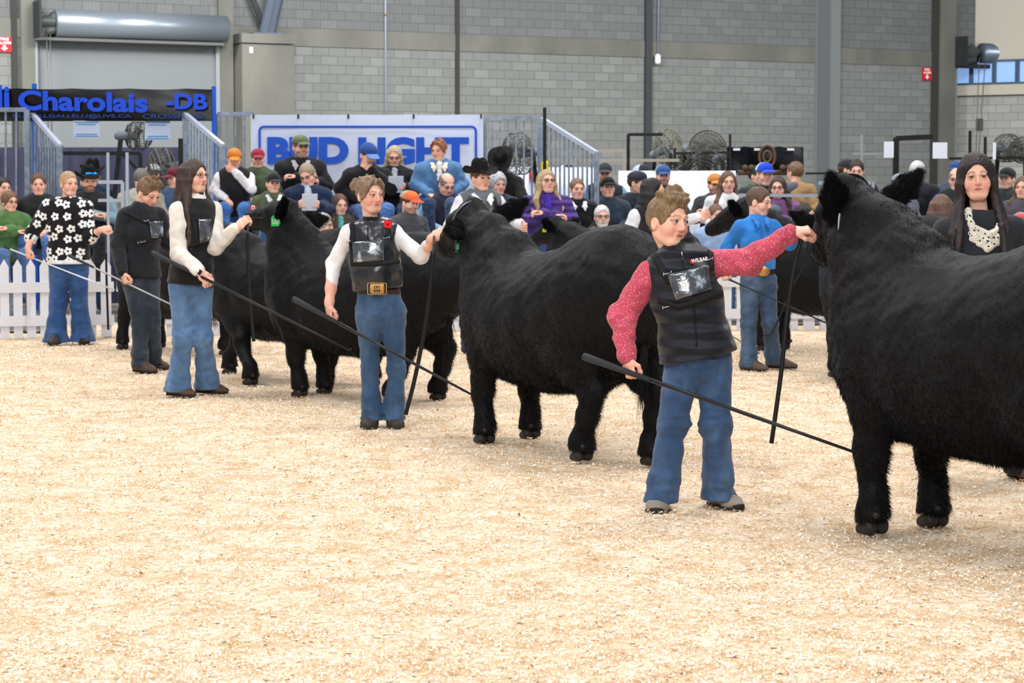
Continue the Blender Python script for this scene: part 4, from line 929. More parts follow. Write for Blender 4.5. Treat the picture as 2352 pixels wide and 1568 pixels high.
def patch(name, geo, quad, mat, t, n=12, m=10, lift=.008, th=.003, sm=1):
    """a panel lying on cloth, corners tl, tr, br, bl in picture coordinates"""
    b = bvh_of(geo); Q = np.array(quad, float); g = np.full((n, m, 3), np.nan); D = None
    for i in range(n):
        for j in range(m):
            u_, v_ = i/(n-1), j/(m-1); q = (Q[0]*(1-u_)+Q[1]*u_)*(1-v_)+(Q[3]*(1-u_)+Q[2]*u_)*v_; p, nn = hit(b, *q)
            if p is not None: g[i, j] = p-nrm(ray(*q))*lift
    dm = np.nanmean(g[..., 1])
    for i in range(n):
        for j in range(m):
            if np.isnan(g[i, j, 0]): u_, v_ = i/(n-1), j/(m-1); q = (Q[0]*(1-u_)+Q[1]*u_)*(1-v_)+(Q[3]*(1-u_)+Q[2]*u_)*v_; g[i, j] = W(*q, dm)
    for _ in range(3*sm):
        y = g[..., 1].copy(); y[1:-1] = (y[:-2]+2*y[1:-1]+y[2:])/4; y[:, 1:-1] = (y[:, :-2]+2*y[:, 1:-1]+y[:, 2:])/4
        g = np.stack([g[..., 0], y, g[..., 2]], -1)
    back = g+A(0, th, 0); V = np.concatenate([g.reshape(-1, 3), back.reshape(-1, 3)]); I2 = np.arange(n-1)[:, None]*m+np.arange(m-1)[None, :]
    F1 = np.stack([I2, I2+1, I2+m+1, I2+m], -1).reshape(-1, 4); o = n*m; fs = [tuple(x) for x in F1.tolist()]+[tuple(x[::-1]) for x in (F1+o).tolist()]
    ring = [i*m for i in range(n)]+[(n-1)*m+j for j in range(1, m)]+[i*m+m-1 for i in range(n-2, -1, -1)]+[j for j in range(m-2, 0, -1)]
    fs += [(a, b_, b_+o, a+o) for a, b_ in zip(ring, ring[1:]+ring[:1])]
    return obj(name, (V, fs), mat, t), g
def pouchmat():
    if 'pouch' in MATS: return MATS['pouch']
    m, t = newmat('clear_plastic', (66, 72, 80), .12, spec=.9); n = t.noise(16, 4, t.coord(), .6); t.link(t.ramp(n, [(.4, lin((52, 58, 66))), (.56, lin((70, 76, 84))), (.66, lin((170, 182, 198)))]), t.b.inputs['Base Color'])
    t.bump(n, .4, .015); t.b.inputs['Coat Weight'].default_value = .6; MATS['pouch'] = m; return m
webb = simple('webbing', (20, 21, 24), .75); steelm = simple('buckle_steel', (190, 192, 196), .25, .9)
def clasp(geo, px, t, w_=.03):
    b = bvh_of(geo); p, n_ = hit(b, *px)
    if p is None: return
    sd = nrm(A(1, .1, .25)); p = p-nrm(ray(*px))*.010
    obj('buckle', join([tube([p-sd*w_*.6, p+sd*w_*.6], .0022, 6), tube([p-sd*w_*.6-UPZ*.008, p-sd*w_*.6+UPZ*.008], .0022, 6), tube([p+sd*w_*.6-UPZ*.008, p+sd*w_*.6+UPZ*.008], .0022, 6)]), steelm, t)
def stick(a, b, label, col=(34, 37, 42), r=(.016, .006), grip=.25, gcol=(46, 50, 55), hook=False):
    a = np.asarray(a, float); b = np.asarray(b, float); t = thing('show_stick', (a+b)/2, label, 'show stick', 'show sticks held by the handlers')
    g = lerp(a, b, grip); obj('grip', tube([a, lerp(a, g, .05), g], [r[0]*.9, r[0], r[0]*.62], 14), simple('rubber_grip', gcol, .7), t)
    obj('shaft', tube([g, lerp(g, b, .5), b], [r[0]*.58, r[0]*.5, r[1]], 10), simple('stick_shaft', col, .35, .2), t)
    if hook:
        d = nrm(b-a); obj('hook', tube([b, b+d*.03, b+d*.045+A(0, 0, .02)], .004, 6), simple('stick_shaft', col, .35, .2), t)
    return t
def lead(pts, label, ws=.022, chain_n=3, col=(22, 23, 26)):
    """lead: chain from the hand, then a flat leather strap hanging down"""
    P = smooth_path(pts, 30); t = thing('lead_strap', P[len(P)//2], label, 'lead strap', 'lead straps hanging from the handlers hands'); k = max(2, int(len(P)*chain_n/30))
    ps = []
    for i in range(k*3):
        a = np.array(P[0])+(np.array(P[k])-P[0])*i/(k*3); b = a+(np.array(P[k])-P[0])/(k*3)*1.25; m_ = (a+b)/2; d = nrm(b-a); sd = nrm(np.cross(d, A(0, 1, 0) if i % 2 else A(1, .2, 0))); l = np.linalg.norm(b-a)/2
        ps.append(tube([m_+d*l*cos(q)+sd*.007*sin(q) for q in np.linspace(0, 6.283, 9)[:-1]], .0022, 5, True))
    obj('chain', join(ps), simple('dark_chain', (90, 92, 96), .3, .8), t)
    obj('strap', ribbon(P[k:], A(-.3, -1, .1), [ws]*(len(P)-k), .004), simple('strap_leather', col, .55), t)
    return t
def put_text(s, geo_pt, wd, ht, X, U, mat, parent, name='lettering', bold=.02, off=.004):
    N_ = np.cross(X, U); N_ = N_ if N_[1] < 0 else -N_
    return obj(name, place2d(text_fit(s, wd, ht, .0025, bold), np.asarray(geo_pt)+N_*off, X, U, N_), mat, parent, smooth=False)
# ---- boy in the pink shirt, nearest
Yp = 10.0
boy, H, B = dress('boy in a pink shirt and black padded vest with arm outstretched', dict(Y=Yp, sc=.90, hsc=1.03, h=.0055, pel=(1603, 815), neck=(1560, 588), yaw=4, sw=.148, tilt=-.02, tw=.89,
    head=(1535, 509), hyaw=38, hp=2, hr=-4, eye=(66, 84, 100), gaze=(.15, 0), blush=.5, brow=(120, 92, 64),
    arma=dict(e=(1428, 728, .02), w=(1441, 825, -.12), d=(.22, -.25, -1), pn=(.75, .55, -.1), th=(.35, -1, -.1), hs=.98),
    armb=dict(e=(1718, 602, -.03), w=(1820, 532, -.12), d=(1, .1, .12), pn=(.1, .5, -1), th=(0, -.45, .3), curl=(48, 62, 40), thumb='pinch', hs=1.0),
    feet=((1517, 1172), (1650, 1165)), kna=(1545, 975, -.02), knb=(1645, 975, .0)))
head_hair(H, 'boy', (122, 98, 70), boy, .0045)
gS, _ = top_(boy, B, cloth((196, 74, 98), 'dots'), 'shirt', grow=.008, slr=(.070, .070, .050), upto=.93, amp=.0075, lo=.0, h=.0055, fq=30)
gJ, _ = jeans(boy, B, cloth((54, 82, 120), 'denim'), r=(.098, .076, .078, .092), hemz=.04, amp=.006)
gV, _ = vest_(boy, B, cloth((20, 25, 35), 'puffer', .5), grow=.034, lo=-.02, collar=.075, amp=.003, h=.0055, hole=.066)
nkp = B['nk']; cs = Shape().add(ecap(nkp-A(0, 0, .045), nkp+A(0, 0, .05)+.012*B['F'], (.088, .086), (.082, .080), B['S']), .01).sub(ecap(nkp-A(0, 0, .1), nkp+A(0, 0, .2)+.012*B['F'], (.064, .062), (.068, .066), B['S']), .006)
cs.sub(ecap(nkp+A(0, 0, .02)+.06*B['F'], nkp+A(0, 0, .10)+.16*B['F'], .012, .05), .01).cut(nkp+A(0, 0, .072), UPZ+.25*B['F'], .01).disp(wrink(.003, 40)); obj('vest_collar', cs.build(.005), cloth((20, 25, 35), 'plain'), boy)
for (q, yw) in (((1515, 1168), -.15), ((1652, 1161), .45)): shoe(G(*q), yw, (140, 132, 120), boy, .27, .046, .07, .005, (60, 52, 42), laces=True)
strap('harness_strap', gV, [(1500, 583), (1515, 610), (1538, 650)], .03, webb, boy); strap('harness_strap', gV, [(1628, 545), (1632, 580), (1634, 620)], .03, webb, boy)
strap('harness_strap', gV, [(1512, 690), (1560, 705), (1640, 680), (1668, 672)], .028, webb, boy)
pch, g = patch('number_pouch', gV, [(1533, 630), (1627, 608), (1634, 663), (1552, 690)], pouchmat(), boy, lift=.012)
for q in ((1533, 628), (1628, 596)): clasp(gV, q, boy)
clasp(gV, (1534, 704), boy, .04)
bz = bvh_of(gV); p0, n0 = hit(bz, 1565, 578); p1, n1 = hit(bz, 1575, 600)
if p0 is not None: obj('zip_pull', join([tube([p0-A(0, .006, 0), p0+A(.004, -.012, -.022)], .003, 6), box(p0+A(.004, -.012, -.034), (.010, .004, .016))]), steelm, boy)
strap('zip', gV, [(1562, 566), (1572, 625)], .006, simple('zip_dark', (12, 12, 14), .5), boy, .002); strap('zip', gV, [(1594, 700), (1600, 795)], .006, simple('zip_dark', (12, 12, 14), .5), boy, .002)
p0, n0 = hit(bz, 1588, 604)
if p0 is not None:
    put_text('WILBAR', p0+A(0, -.008, 0), .078, .018, nrm(A(1, .05, .17)), nrm(A(-.17, 0, 1)), simple('stitch_white', (230, 228, 228), .8), boy, 'embroidery', .03)
    obj('badge', Shape().add(ell(p0+A(.004, -.003, .006), (.012, .006, .011))).build(.0025), simple('stitch_red', (196, 40, 50), .8), boy)
stick(W(1340, 818, Yp-.045), W(1985, 1046, Yp-.66)+A(.0, 0, 0), 'long black show stick in the right hand of the boy in the pink shirt', r=(.018, .006))
lead([W(1843, 535, Yp-.13), W(1838, 560, Yp-.13), W(1825, 610, Yp-.13), W(1808, 720, Yp-.14), W(1795, 850, Yp-.15), W(1772, 1018, Yp-.16)], 'black lead hanging nearly to the shavings from the outstretched hand of the boy in pink', .020, 2)
# ---- girl in the black leather vest
Yg = 13.55
girl, H, B = dress('girl in a glossy black vest and white sleeves with hair in a bun', dict(Y=Yg, sc=.93, hsc=.965, h=.006, pel=(874, 712), neck=(853, 512), yaw=6, sw=.150, tw=.94, male=False,
    head=(850, 447), hyaw=36, hp=4, hr=3, eye=(58, 56, 52), gaze=(.1, 0), blush=.5, brow=(100, 78, 60),
    arma=dict(e=(766, 606, .06), w=(756, 700, -.05), d=(.02, -.12, -1), pn=(.8, .5, .1), th=(.4, -1, 0), r=1.15),
    armb=dict(e=(966, 590, -.05), w=(994, 546, -.16), d=(.75, .1, .55), pn=(.1, .8, -.7), th=(-.1, -.5, .3), curl=(62, 70, 40), r=1.05),
    feet=((854, 980), (904, 980)), kna=(849, 842, -.01), knb=(911, 842, -.01)))
head_hair(H, 'bun', (128, 106, 86), girl, .0045)
gS, _ = top_(girl, B, cloth((232, 232, 236), 'plain'), 'sweater', grow=.004, slr=(.052, .050, .036), upto=.62, amp=.0035, lo=.3)
gJ, _ = jeans(girl, B, cloth((52, 80, 114), 'denim'), r=(.090, .056, .060, .080), hemz=.045, amp=.0042, fl=.6, top=.27)
gV, _ = vest_(girl, B, cloth((30, 34, 41), 'leather'), grow=.018, lo=.245, amp=.006, fq=17, collar=.0, waist=1.05)
obj('collar', Shape().add(ecap(B['nk']-A(0, 0, .035), B['nk']+A(0, 0, .018), (.070, .066), (.056, .054), B['S']), .01).sub(ecap(B['nk'], B['nk']+A(0, 0, .1), .046), .004).build(.005), cloth((16, 17, 20), 'knit'), girl)
for sg in 'ab': pass
for (q, yw) in (((854, 978), -.1), ((903, 978), .2)): shoe(G(*q), yw, (60, 52, 46), girl, .25, .046, .06, .005, (40, 60, 55))
strap('belt', gJ, [(812, 668), (850, 668), (900, 668), (938, 668)], .034, simple('belt_brown', (60, 42, 34), .6), girl, .005, 24)
strap('harness_strap', gV, [(808, 508), (810, 530), (812, 556)], .028, webb, girl); strap('harness_strap', gV, [(896, 505), (892, 530), (888, 545)], .028, webb, girl)
strap('harness_strap', gV, [(804, 556), (806, 580), (812, 606)], .03, webb, girl); strap('harness_strap', gV, [(806, 607), (860, 607), (925, 600)], .026, webb, girl)
strap('vest_seam', gV, [(845, 520), (845, 548)], .008, simple('seam_black', (12, 12, 14), .6), girl, .002)
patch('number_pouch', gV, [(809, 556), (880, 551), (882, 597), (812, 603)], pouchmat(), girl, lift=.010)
for q in ((803, 554), (888, 546)): clasp(gV, q, girl)
b_ = bvh_of(gV); p, n_ = hit(b_, 891, 515)
if p is not None:
    pp = p+A(0, -.012, 0); pt = Shape()
    for a in (0, 1.57, 3.14, 4.71): pt.add(ell(pp+A(.013*cos(a+.5), -.004, .013*sin(a+.5)), (.019, .004, .016)), .004)
    pt.build; o = obj('poppy_pin', pt.build(.0025), simple('poppy_red', (226, 36, 44), .8), girl); obj('poppy_centre', sphere(pp+A(0, -.009, 0), .006, 10), simple('poppy_black', (16, 16, 18), .8), o)
bj = bvh_of(gJ); p, n_ = hit(bj, 867, 662)
if p is not None:
    p = p+A(0, -.040, 0); bk = Shape().chain([(p+A(-.036, 0, 0), (.010, .034)), (p+A(.036, 0, 0), (.010, .034))], .01, (0, 1, 0)); bk.disp(lambda X, Y, Z: .0018*wn(X, Y, Z, 420, 1))
    ob = obj('belt_buckle', bk.build(.0025), simple('buckle_gold', (190, 150, 92), .35, .75), girl)
    for a in np.linspace(0, 6.283, 33)[:-1]: pass
    obj('buckle_beading', join([sphere(p+A(.058*max(-1, min(1, 1.3*cos(a))), -.008, .036*max(-1, min(1, 1.3*sin(a)))), .0035, 8) for a in np.linspace(0, 6.283, 41)[:-1]]), simple('bead_gold', (222, 190, 130), .3, .8), ob)
    dk = simple('engraved', (24, 22, 20), .5); put_text('CRY', p+A(-.020, -.009, .000), .040, .017, A(1, 0, 0), UPZ, dk, ob); put_text('2025', p+A(-.020, -.009, -.020), .040, .014, A(1, 0, 0), UPZ, dk, ob)
stick(W(674, 686, Yg+.04), W(1104, 917, Yg-.62), 'black show stick held low by the girl with the bun', r=(.019, .006))
lead([W(997, 540, Yg-.2), W(995, 580, Yg-.2), W(990, 640, Yg-.2), W(978, 740, Yg-.21), W(955, 860, Yg-.22), W(932, 952, Yg-.22)], 'black lead hanging past the jeans of the girl with the bun', .026, 6)
# ---- woman in the white sweater
Yw = 15.46
wom, H, B = dress('woman with long dark hair, glasses and a white sweater under a black vest', dict(Y=Yw, sc=.99, hsc=1.0, h=.0065, pel=(438, 652), neck=(450, 463), yaw=38, sw=.142, male=False, tw=.86,
    head=(446, 405), hyaw=58, hp=-2, eye=(40, 40, 44), blush=.4, brow=(50, 36, 30),
    arma=dict(e=(409, 583, -.16), w=(462, 626, -.34), d=(.6, -.1, -.8), pn=(-.35, .8, -.2), th=(.6, -.3, .6), curl=(60, 70, 40)),
    armb=dict(e=(495, 566, -.05), w=(545, 522, -.15), d=(.72, 0, .62), pn=(.2, .8, -.6), th=(-.3, -.5, .4), curl=(60, 70, 40)),
    feet=((408, 908), (478, 902)), kna=(420, 775, -.02), knb=(466, 775, .03)))
long_hair(H, (58, 44, 40), wom, .40, .55, .006, 1.06, 3, wave=.03); glasses(H, wom)
gS, _ = top_(wom, B, cloth((226, 222, 214), 'knit'), 'sweater', grow=.008, slr=(.066, .058, .044), upto=.92, amp=.005, lo=.0, collar=.06)
gJ, _ = jeans(wom, B, cloth((82, 116, 158), 'denim'), r=(.092, .066, .066, .100), hemz=.03, amp=.0045, fl=.45)
gV, _ = vest_(wom, B, cloth((22, 23, 27), 'plain'), grow=.020, lo=-.0, amp=.003)
for (q, yw) in (((402, 908), 1.0), ((470, 902), 1.25)): shoe(G(*q), yw, (84, 66, 54), wom, .27, .042, .05, .006)
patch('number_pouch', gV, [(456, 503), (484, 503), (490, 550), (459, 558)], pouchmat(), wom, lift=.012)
strap('harness_strap', gV, [(418, 568), (450, 562), (490, 552)], .03, webb, wom); strap('harness_strap', gV, [(444, 500), (450, 530), (456, 560)], .026, webb, wom)
e_, w_ = B['arms']['a'][1:]; c = lerp(e_, w_, .96); dd = nrm(w_-e_); sx = nrm(np.cross(dd, A(0, 1, 0)))
obj('watch_band', tube([c+.033*(cos(a)*sx+sin(a)*np.cross(dd, sx)) for a in np.linspace(0, 6.283, 21)[:-1]], .006, 6, True), simple('watch_metal', (190, 195, 205), .3, .8), wom)
obj('watch_face', box(c-A(0, .036, 0), (.036, .010, .040), (nrm(np.cross(A(0, 1, 0), dd)), A(0, 1, 0), dd)), simple('watch_glass', (24, 24, 44), .1), wom, smooth=False)
stick(W(350, 580, Yw-.15), W(795, 800, Yw-.95), 'black show stick crossing in front of the green tagged heifer', r=(.018, .006), hook=True)
lead([W(570, 512, Yw-.15), W(569, 545, Yw-.15), W(570, 600, Yw-.15), W(576, 700, Yw-.15), W(583, 784, Yw-.15)], 'black lead hanging straight down beside the woman in the white sweater', .026, 6)
# ---- boy in black, looking down
Yb = 17.6
bb, H, B = dress('boy all in black looking down at his lead', dict(Y=Yb, sc=.96, hsc=1.02, h=.007, pel=(322, 632), neck=(326, 478), yaw=30, sw=.145, fine=True, tw=.88,
    head=(341, 443), hyaw=50, hp=28, blush=.55, brow=(90, 66, 46), hh=.0035,
    arma=dict(e=(270, 565, -.10), w=(282, 626, -.24), d=(.3, -.1, -1), pn=(.75, .5, 0), th=(.4, -1, 0)),
    armb=dict(e=(388, 560, .10), w=(415, 520, .25), d=(.8, .4, .3), pn=(.1, .8, -.6), th=(0, -.5, .4)),
    feet=((322, 854), (352, 849)), kna=(322, 740, -.02), knb=(350, 742, .03)))
head_hair(H, 'boy', (112, 88, 66), bb, .005)
gV, _ = top_(bb, B, cloth((25, 28, 34), 'plain'), 'jacket', grow=.018, slr=(.070, .062, .048), upto=.96, amp=.004, lo=-.02, collar=.03)
jeans(bb, B, cloth((44, 54, 68), 'denim'), r=(.090, .068, .068, .076), hemz=.05, amp=.005)
for (q, yw) in (((322, 854), .9), ((350, 847), 1.0)): shoe(G(*q), yw, (74, 62, 52), bb, .27, .046, .06, .006)
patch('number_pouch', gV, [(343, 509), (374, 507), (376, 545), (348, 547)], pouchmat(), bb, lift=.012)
strap('harness_strap', gV, [(285, 485), (315, 500), (340, 512)], .028, webb, bb); strap('harness_strap', gV, [(316, 556), (345, 552)], .028, webb, bb); clasp(gV, (325, 556), bb, .05); clasp(gV, (336, 507), bb)
stick(W(159, 587, Yb+.1), W(395, 700, Yb-.5), 'thin black and silver show stick held by the boy in black', r=(.013, .006), col=(170, 172, 178))
# ---- woman with the flower sweater
Yf = 20.8
fl, H, B = dress('blonde woman in a black sweater with white flowers and flared jeans', dict(Y=Yf, sc=.98, hsc=1.0, h=.007, pel=(158, 608), neck=(153, 463), yaw=14, sw=.17, male=False, tw=1.05,
    head=(158, 422), hyaw=40, hp=2, brow=(140, 110, 80), hh=.004, eye=(70, 80, 84), fine=False,
    arma=dict(e=(74, 535, -.02), w=(64, 571, -.12), d=(.1, -.2, -1), pn=(.7, .6, 0), th=(.5, -1, 0)),
    armb=dict(e=(205, 545, -.05), w=(232, 527, -.12), d=(1, 0, .2), pn=(.1, .7, -.7), th=(0, -.5, .5)),
    feet=((128, 789), (190, 787)), kna=(133, 700, -.01), knb=(182, 700, 0)))
head_hair(H, 'tied', (176, 146, 112), fl, .006)
gF, _ = top_(fl, B, cloth((18, 18, 22), 'flowers'), 'sweater', grow=.034, slr=(.078, .068, .058), upto=.35, amp=.005, lo=.06)
obj('collar', tube([B['nk']+A(0, 0, .006)+.094*cos(a)*B['S']+.088*sin(a)*B['F']+A(0, 0, -.030*sin(a)) for a in np.linspace(0, 6.283, 33)[:-1]], .011, 8, True), cloth((232, 232, 234), 'knit'), fl)
ax = lerp(B['pel'], B['nk'], .05); obj('hem_band', Shape().chain([(ax-A(0, 0, .018), (.208*B['sc'], .162)), (ax+A(0, 0, .012), (.210*B['sc'], .164))], .01, B['S']).cut(ax-A(0, 0, .02), (0, 0, -1)).cut(ax+A(0, 0, .02), (0, 0, 1)).build(.007), cloth((232, 232, 234), 'knit'), fl)
for k_, u0, u1, r_ in (('a', .30, .50, .062), ('b', .36, .54, .058)):
    a, e, w_ = B['arms'][k_]; obj('cuff', Shape().add(ecap(lerp(e, w_, u0), lerp(e, w_, u1), r_, r_*.92), .01).cut(lerp(e, w_, u1), w_-e).cut(lerp(e, w_, u0-.12), e-w_).build(.007), cloth((232, 232, 234), 'knit'), fl)
jeans(fl, B, cloth((38, 74, 124), 'denim'), r=(.098, .082, .090, .130), hemz=.015, amp=.005, fl=.5)
for (q, yw) in (((130, 790), -.1), ((188, 787), .4)): shoe(G(*q), yw, (50, 44, 42), fl, .26, .045, .05, .007)
stick(W(8, 566, Yf-.05), W(263, 666, Yf-.3), 'silver show stick held low by the woman with the flower sweater', r=(.012, .009), col=(226, 228, 232), gcol=(40, 44, 48), grip=.06)
lead([W(243, 535, Yf-.12), W(244, 580, Yf-.12), W(245, 640, Yf-.12), W(249, 757, Yf-.12)], 'thin black lead in front of the end of the picket fence', .022, 10)
# ---- boy in the blue shirt
Yu = 17.7
bl, H, B = dress('boy in a bright blue shirt with a big gold belt buckle', dict(Y=Yu, sc=.90, hsc=1.0, h=.006, pel=(1742, 640), neck=(1738, 505), yaw=18, sw=.165, tw=.95,
    head=(1744, 463), hyaw=60, hp=10, blush=.4, brow=(80, 58, 40), hh=.0035,
    arma=dict(e=(1672, 565, .03), w=(1659, 620, -.10), d=(.3, -.1, -1), pn=(.75, .5, 0), th=(.4, -1, 0)),
    armb=dict(e=(1812, 560, -.02), w=(1848, 518, -.1), d=(.7, 0, .7), pn=(.2, .8, -.6), th=(0, -.5, .5), curl=(50, 60, 40)),
    feet=((1720, 850), (1778, 845)), kna=(1719, 740, -.02), knb=(1768, 740, .0)))
head_hair(H, 'short', (88, 68, 52), bl, .005)
gS, _ = top_(bl, B, cloth((44, 124, 206), 'plain'), 'shirt', grow=.010, slr=(.062, .058, .042), upto=.93, amp=.006, lo=.15, collar=.03)
collar_(bl, B['nk']-A(0, 0, .0), B['S'], B['F'], .95, (46, 128, 212)); strap('placket', gS, [(1748, 520), (1752, 610)], .018, cloth((38, 112, 190), 'plain'), bl, .003)
gJ, _ = jeans(bl, B, cloth((58, 80, 108), 'denim'), r=(.092, .070, .070, .080), hemz=.03, amp=.005, top=.17)
for (q, yw) in (((1718, 850), .9), ((1780, 845), 1.2)): shoe(G(*q), yw, (88, 70, 58), bl, .27, .044, .06, .006)
strap('belt', gJ, [(1702, 624), (1740, 626), (1782, 624)], .035, simple('belt_black', (30, 26, 26), .6), bl, .005)
bj = bvh_of(gS); p, n_ = hit(bj, 1753, 612)
if p is not None: obj('belt_buckle', Shape().add(ell(W(1753, 623, p[1]-.03), (.056, .014, .042))).build(.004), simple('buckle_gold', (196, 150, 92), .35, .75), bl)
stick(W(1662, 636, Yu-.1), W(1896, 741, Yu-.5), 'dark show stick held by the boy in the blue shirt', r=(.010, .006), grip=.2)
lead([W(1860, 510, Yu-.1), W(1850, 600, Yu-.1), W(1820, 660, Yu-.1), W(1775, 760, Yu-.12), W(1752, 770, Yu-.12)], 'thin dark lead looping behind the outstretched sleeve to the knee of the boy in blue', .014, 3)
# ---- judge with the scarf
Yj = 11.15
ju, H, B = dress('woman with long black hair and a patterned scarf behind the large heifer', dict(Y=Yj, sc=1.0, hsc=1.0, h=.007, pel=(2236, 745), neck=(2252, 503), yaw=-6, sw=.165, male=False, tw=.92, tilt=-.005,
    head=(2243, 408), hyaw=-8, hp=0, hr=4, eye=(44, 36, 32), blush=.4, brow=(46, 34, 30), hh=.0028, lip=(190, 95, 95),
    arma=dict(e=(2130, 640, .03), w=(2150, 720, -.2), d=(.3, -.4, -1), pn=(.75, .5, 0), th=(.4, -1, 0)),
    armb=dict(e=(2362, 640, .03), w=(2345, 740, -.2), d=(-.3, -.4, -1), pn=(-.75, .5, 0), th=(-.4, -1, 0)),
    feet=((2135, 1095), (2338, 1100)), kna=(2175, 920, -.02), knb=(2300, 920, -.02)))
long_hair(H, (36, 26, 27), ju, .44, 1.5, .0055, 1.08, 8, wave=.02, topz=.006)
top_(ju, B, cloth((30, 34, 40), 'plain'), 'jacket', grow=.030, slr=(.066, .060, .050), upto=.97, amp=.003, lo=-.22, collar=.0, h=.0065)
jeans(ju, B, cloth((26, 27, 31), 'plain'), r=(.098, .072, .066, .070), hemz=.03, amp=.003, name='trousers')
for (q, yw) in (((2135, 1092), -.2), ((2338, 1097), .3)): shoe(G(*q), yw, (92, 66, 48), ju, .26, .045, .08, .006)
s = Shape(); nk = B['nk']
for i in range(3): s.chain([(nk+A(x*(1+.05*i), -.03-.12*abs(cos(a)), .055-.030*i-.14*max(0, cos(a))), (.019, .022)) for a, x in ((-1.5, -.075), (-.8, -.062), (0, 0.01), (.8, .072), (1.5, .08))], .010)
s.disp(lambda X, Y, Z: .005*wn(X, Y, Z, 55, 2)); obj('scarf', s.build(.005), cloth((222, 218, 204), 'scarf'), ju)
# ------------------------------------------------------------------ fence, bleachers, railings, fans, banners
white = newmat('white_paint', (226, 230, 238), .6)[0]
wpaint, twp = newmat('white_boards', (222, 226, 236), .65); twp.link(twp.mix(twp.ramp(twp.noise(6, 5, twp.mapv(twp.coord(), (1, 1, .3))), [(.62, (0, 0, 0, 1)), (.8, (.5, .5, .5, 1))]), lin((226, 229, 238)), lin((150, 148, 146))), twp.b.inputs['Base Color'])
def fence(p0, p1, n, label, zb=.0, ht=.78):
    p0 = np.asarray(p0, float); p1 = np.asarray(p1, float); d = nrm(p1-p0); nn = A(d[1], -d[0], 0); L_ = np.linalg.norm(p1-p0); t = thing('picket_fence', (p0+p1)/2, label, 'fence', 'white picket fence panels round the ring')
    w_ = L_/n*.68
    for i in range(n):
        c = p0+d*L_*(i+.5)/n; z1 = zb+ht
        pf = [(-w_/2, zb), (w_/2, zb), (w_/2, z1-.075), (0, z1), (-w_/2, z1-.075)]
        v = [c+d*x+A(0, 0, z)+nn*.02 for x, z in pf]+[c+d*x+A(0, 0, z)+nn*.002 for x, z in pf]
        obj('picket', (v, [(0, 1, 2, 3, 4), (9, 8, 7, 6, 5)]+[(j, 5+j, 5+(j+1) % 5, (j+1) % 5) for j in range(5)]), wpaint, t, smooth=False)
    for z in (.50, .17): obj('rail', box((p0+p1)/2+A(0, 0, zb+z)+nn*.035, (L_, .03, .10), (d, nn, A(0, 0, 1))), wpaint, t, smooth=False)
    for q in (p0+d*.06, p1-d*.06): obj('post', box(q+A(0, 0, .33)-nn*.04, (.07, .07, .7), (d, nn, A(0, 0, 1))), wpaint, t, smooth=False)
def FG(px): 
    s_ = 232-.0115*(px-100) if px < 1150 else 220; Y = FPX/s_; return A((px-1176)/FPX*Y, Y, 0)
labs = ['white picket fence panel at the left edge, behind the silver show stick', 'white picket fence panel behind the blonde woman with the flower sweater', 'white picket fence panel behind the boy in black', 'white picket fence panel behind the green tagged heifer', 'white picket fence panel left of the centre heifer', 'white picket fence panel behind the centre heifer', 'white picket fence panel behind the centre heifers rump', 'white picket fence panel behind the boy in the blue shirt', 'white picket fence panel right of the boy in the blue shirt', 'white picket fence panel behind the judge with the scarf']
xs_ = [-130, 118, 262, 520, 790, 1060, 1330, 1610, 1880, 2150, 2430]
for i in range(10): fence(FG(xs_[i]+(4 if i == 2 else 0)), FG(xs_[i+1]-2), (8, 4, 7, 7, 8, 7, 7, 7, 7, 7)[i], labs[i])
alu, ta = newmat('aluminium', (128, 142, 160), .4, .55); ta.link(ta.ramp(ta.noise(14, 4, ta.coord()), [(.3, lin((108, 122, 142))), (.7, lin((150, 162, 180)))]), ta.b.inputs['Base Color'])
alul = simple('aluminium_bright', (214, 222, 238), .3, .4)
def railing(px0, px1, Y0, Y1, ytop0, ytop1, ybot0, ybot1, n, label, shear=False, postw=.06, bw=.022, hand=False):
    """railing panel between two picture columns at depths Y0, Y1"""
    T0, T1 = W(px0, ytop0, Y0), W(px1, ytop1, Y1); B0, B1 = W(px0, ybot0, Y0), W(px1, ybot1, Y1); t = thing('railing', (B0+B1)/2, label, 'railing')
    obj('top_rail', bar(T0, T1, .05, .05), alul if hand else alu, t, smooth=False); obj('bottom_rail', bar(B0, B1, .04, .04), alu, t, smooth=False)
    for q in (0, 1): a = lerp(B0, B1, q); obj('post', bar(A(a[0], a[1], 0), lerp(T0, T1, q), postw, postw), alu, t, smooth=False)
    for i in range(1, n): obj('baluster', bar(lerp(B0, B1, i/n), lerp(T0, T1, i/n), bw, bw), alu, t, smooth=False)
    return t
railing(-60, 62, 25.4, 25.4, 252, 252, 470, 470, 5, 'level grey metal railing at the top left corner of the stand')
railing(68, 138, 26.4, 24.9, 255, 335, 470, 560, 11, 'sloping grey railing beside the left stair of the stand', hand=True)
railing(425, 512, 26.2, 24.9, 262, 335, 480, 590, 12, 'sloping grey railing behind the woman with long dark hair', hand=True)
railing(500, 582, 26.4, 26.4, 262, 262, 420, 420, 4, 'short level railing between the blue post and the large banner')
railing(1112, 1240, 26.4, 26.4, 272, 272, 470, 470, 7, 'level grey railing right of the large white banner')
railing(1246, 1370, 26.2, 25.0, 274, 352, 470, 560, 12, 'sloping grey stair railing right of the large white banner', hand=True)
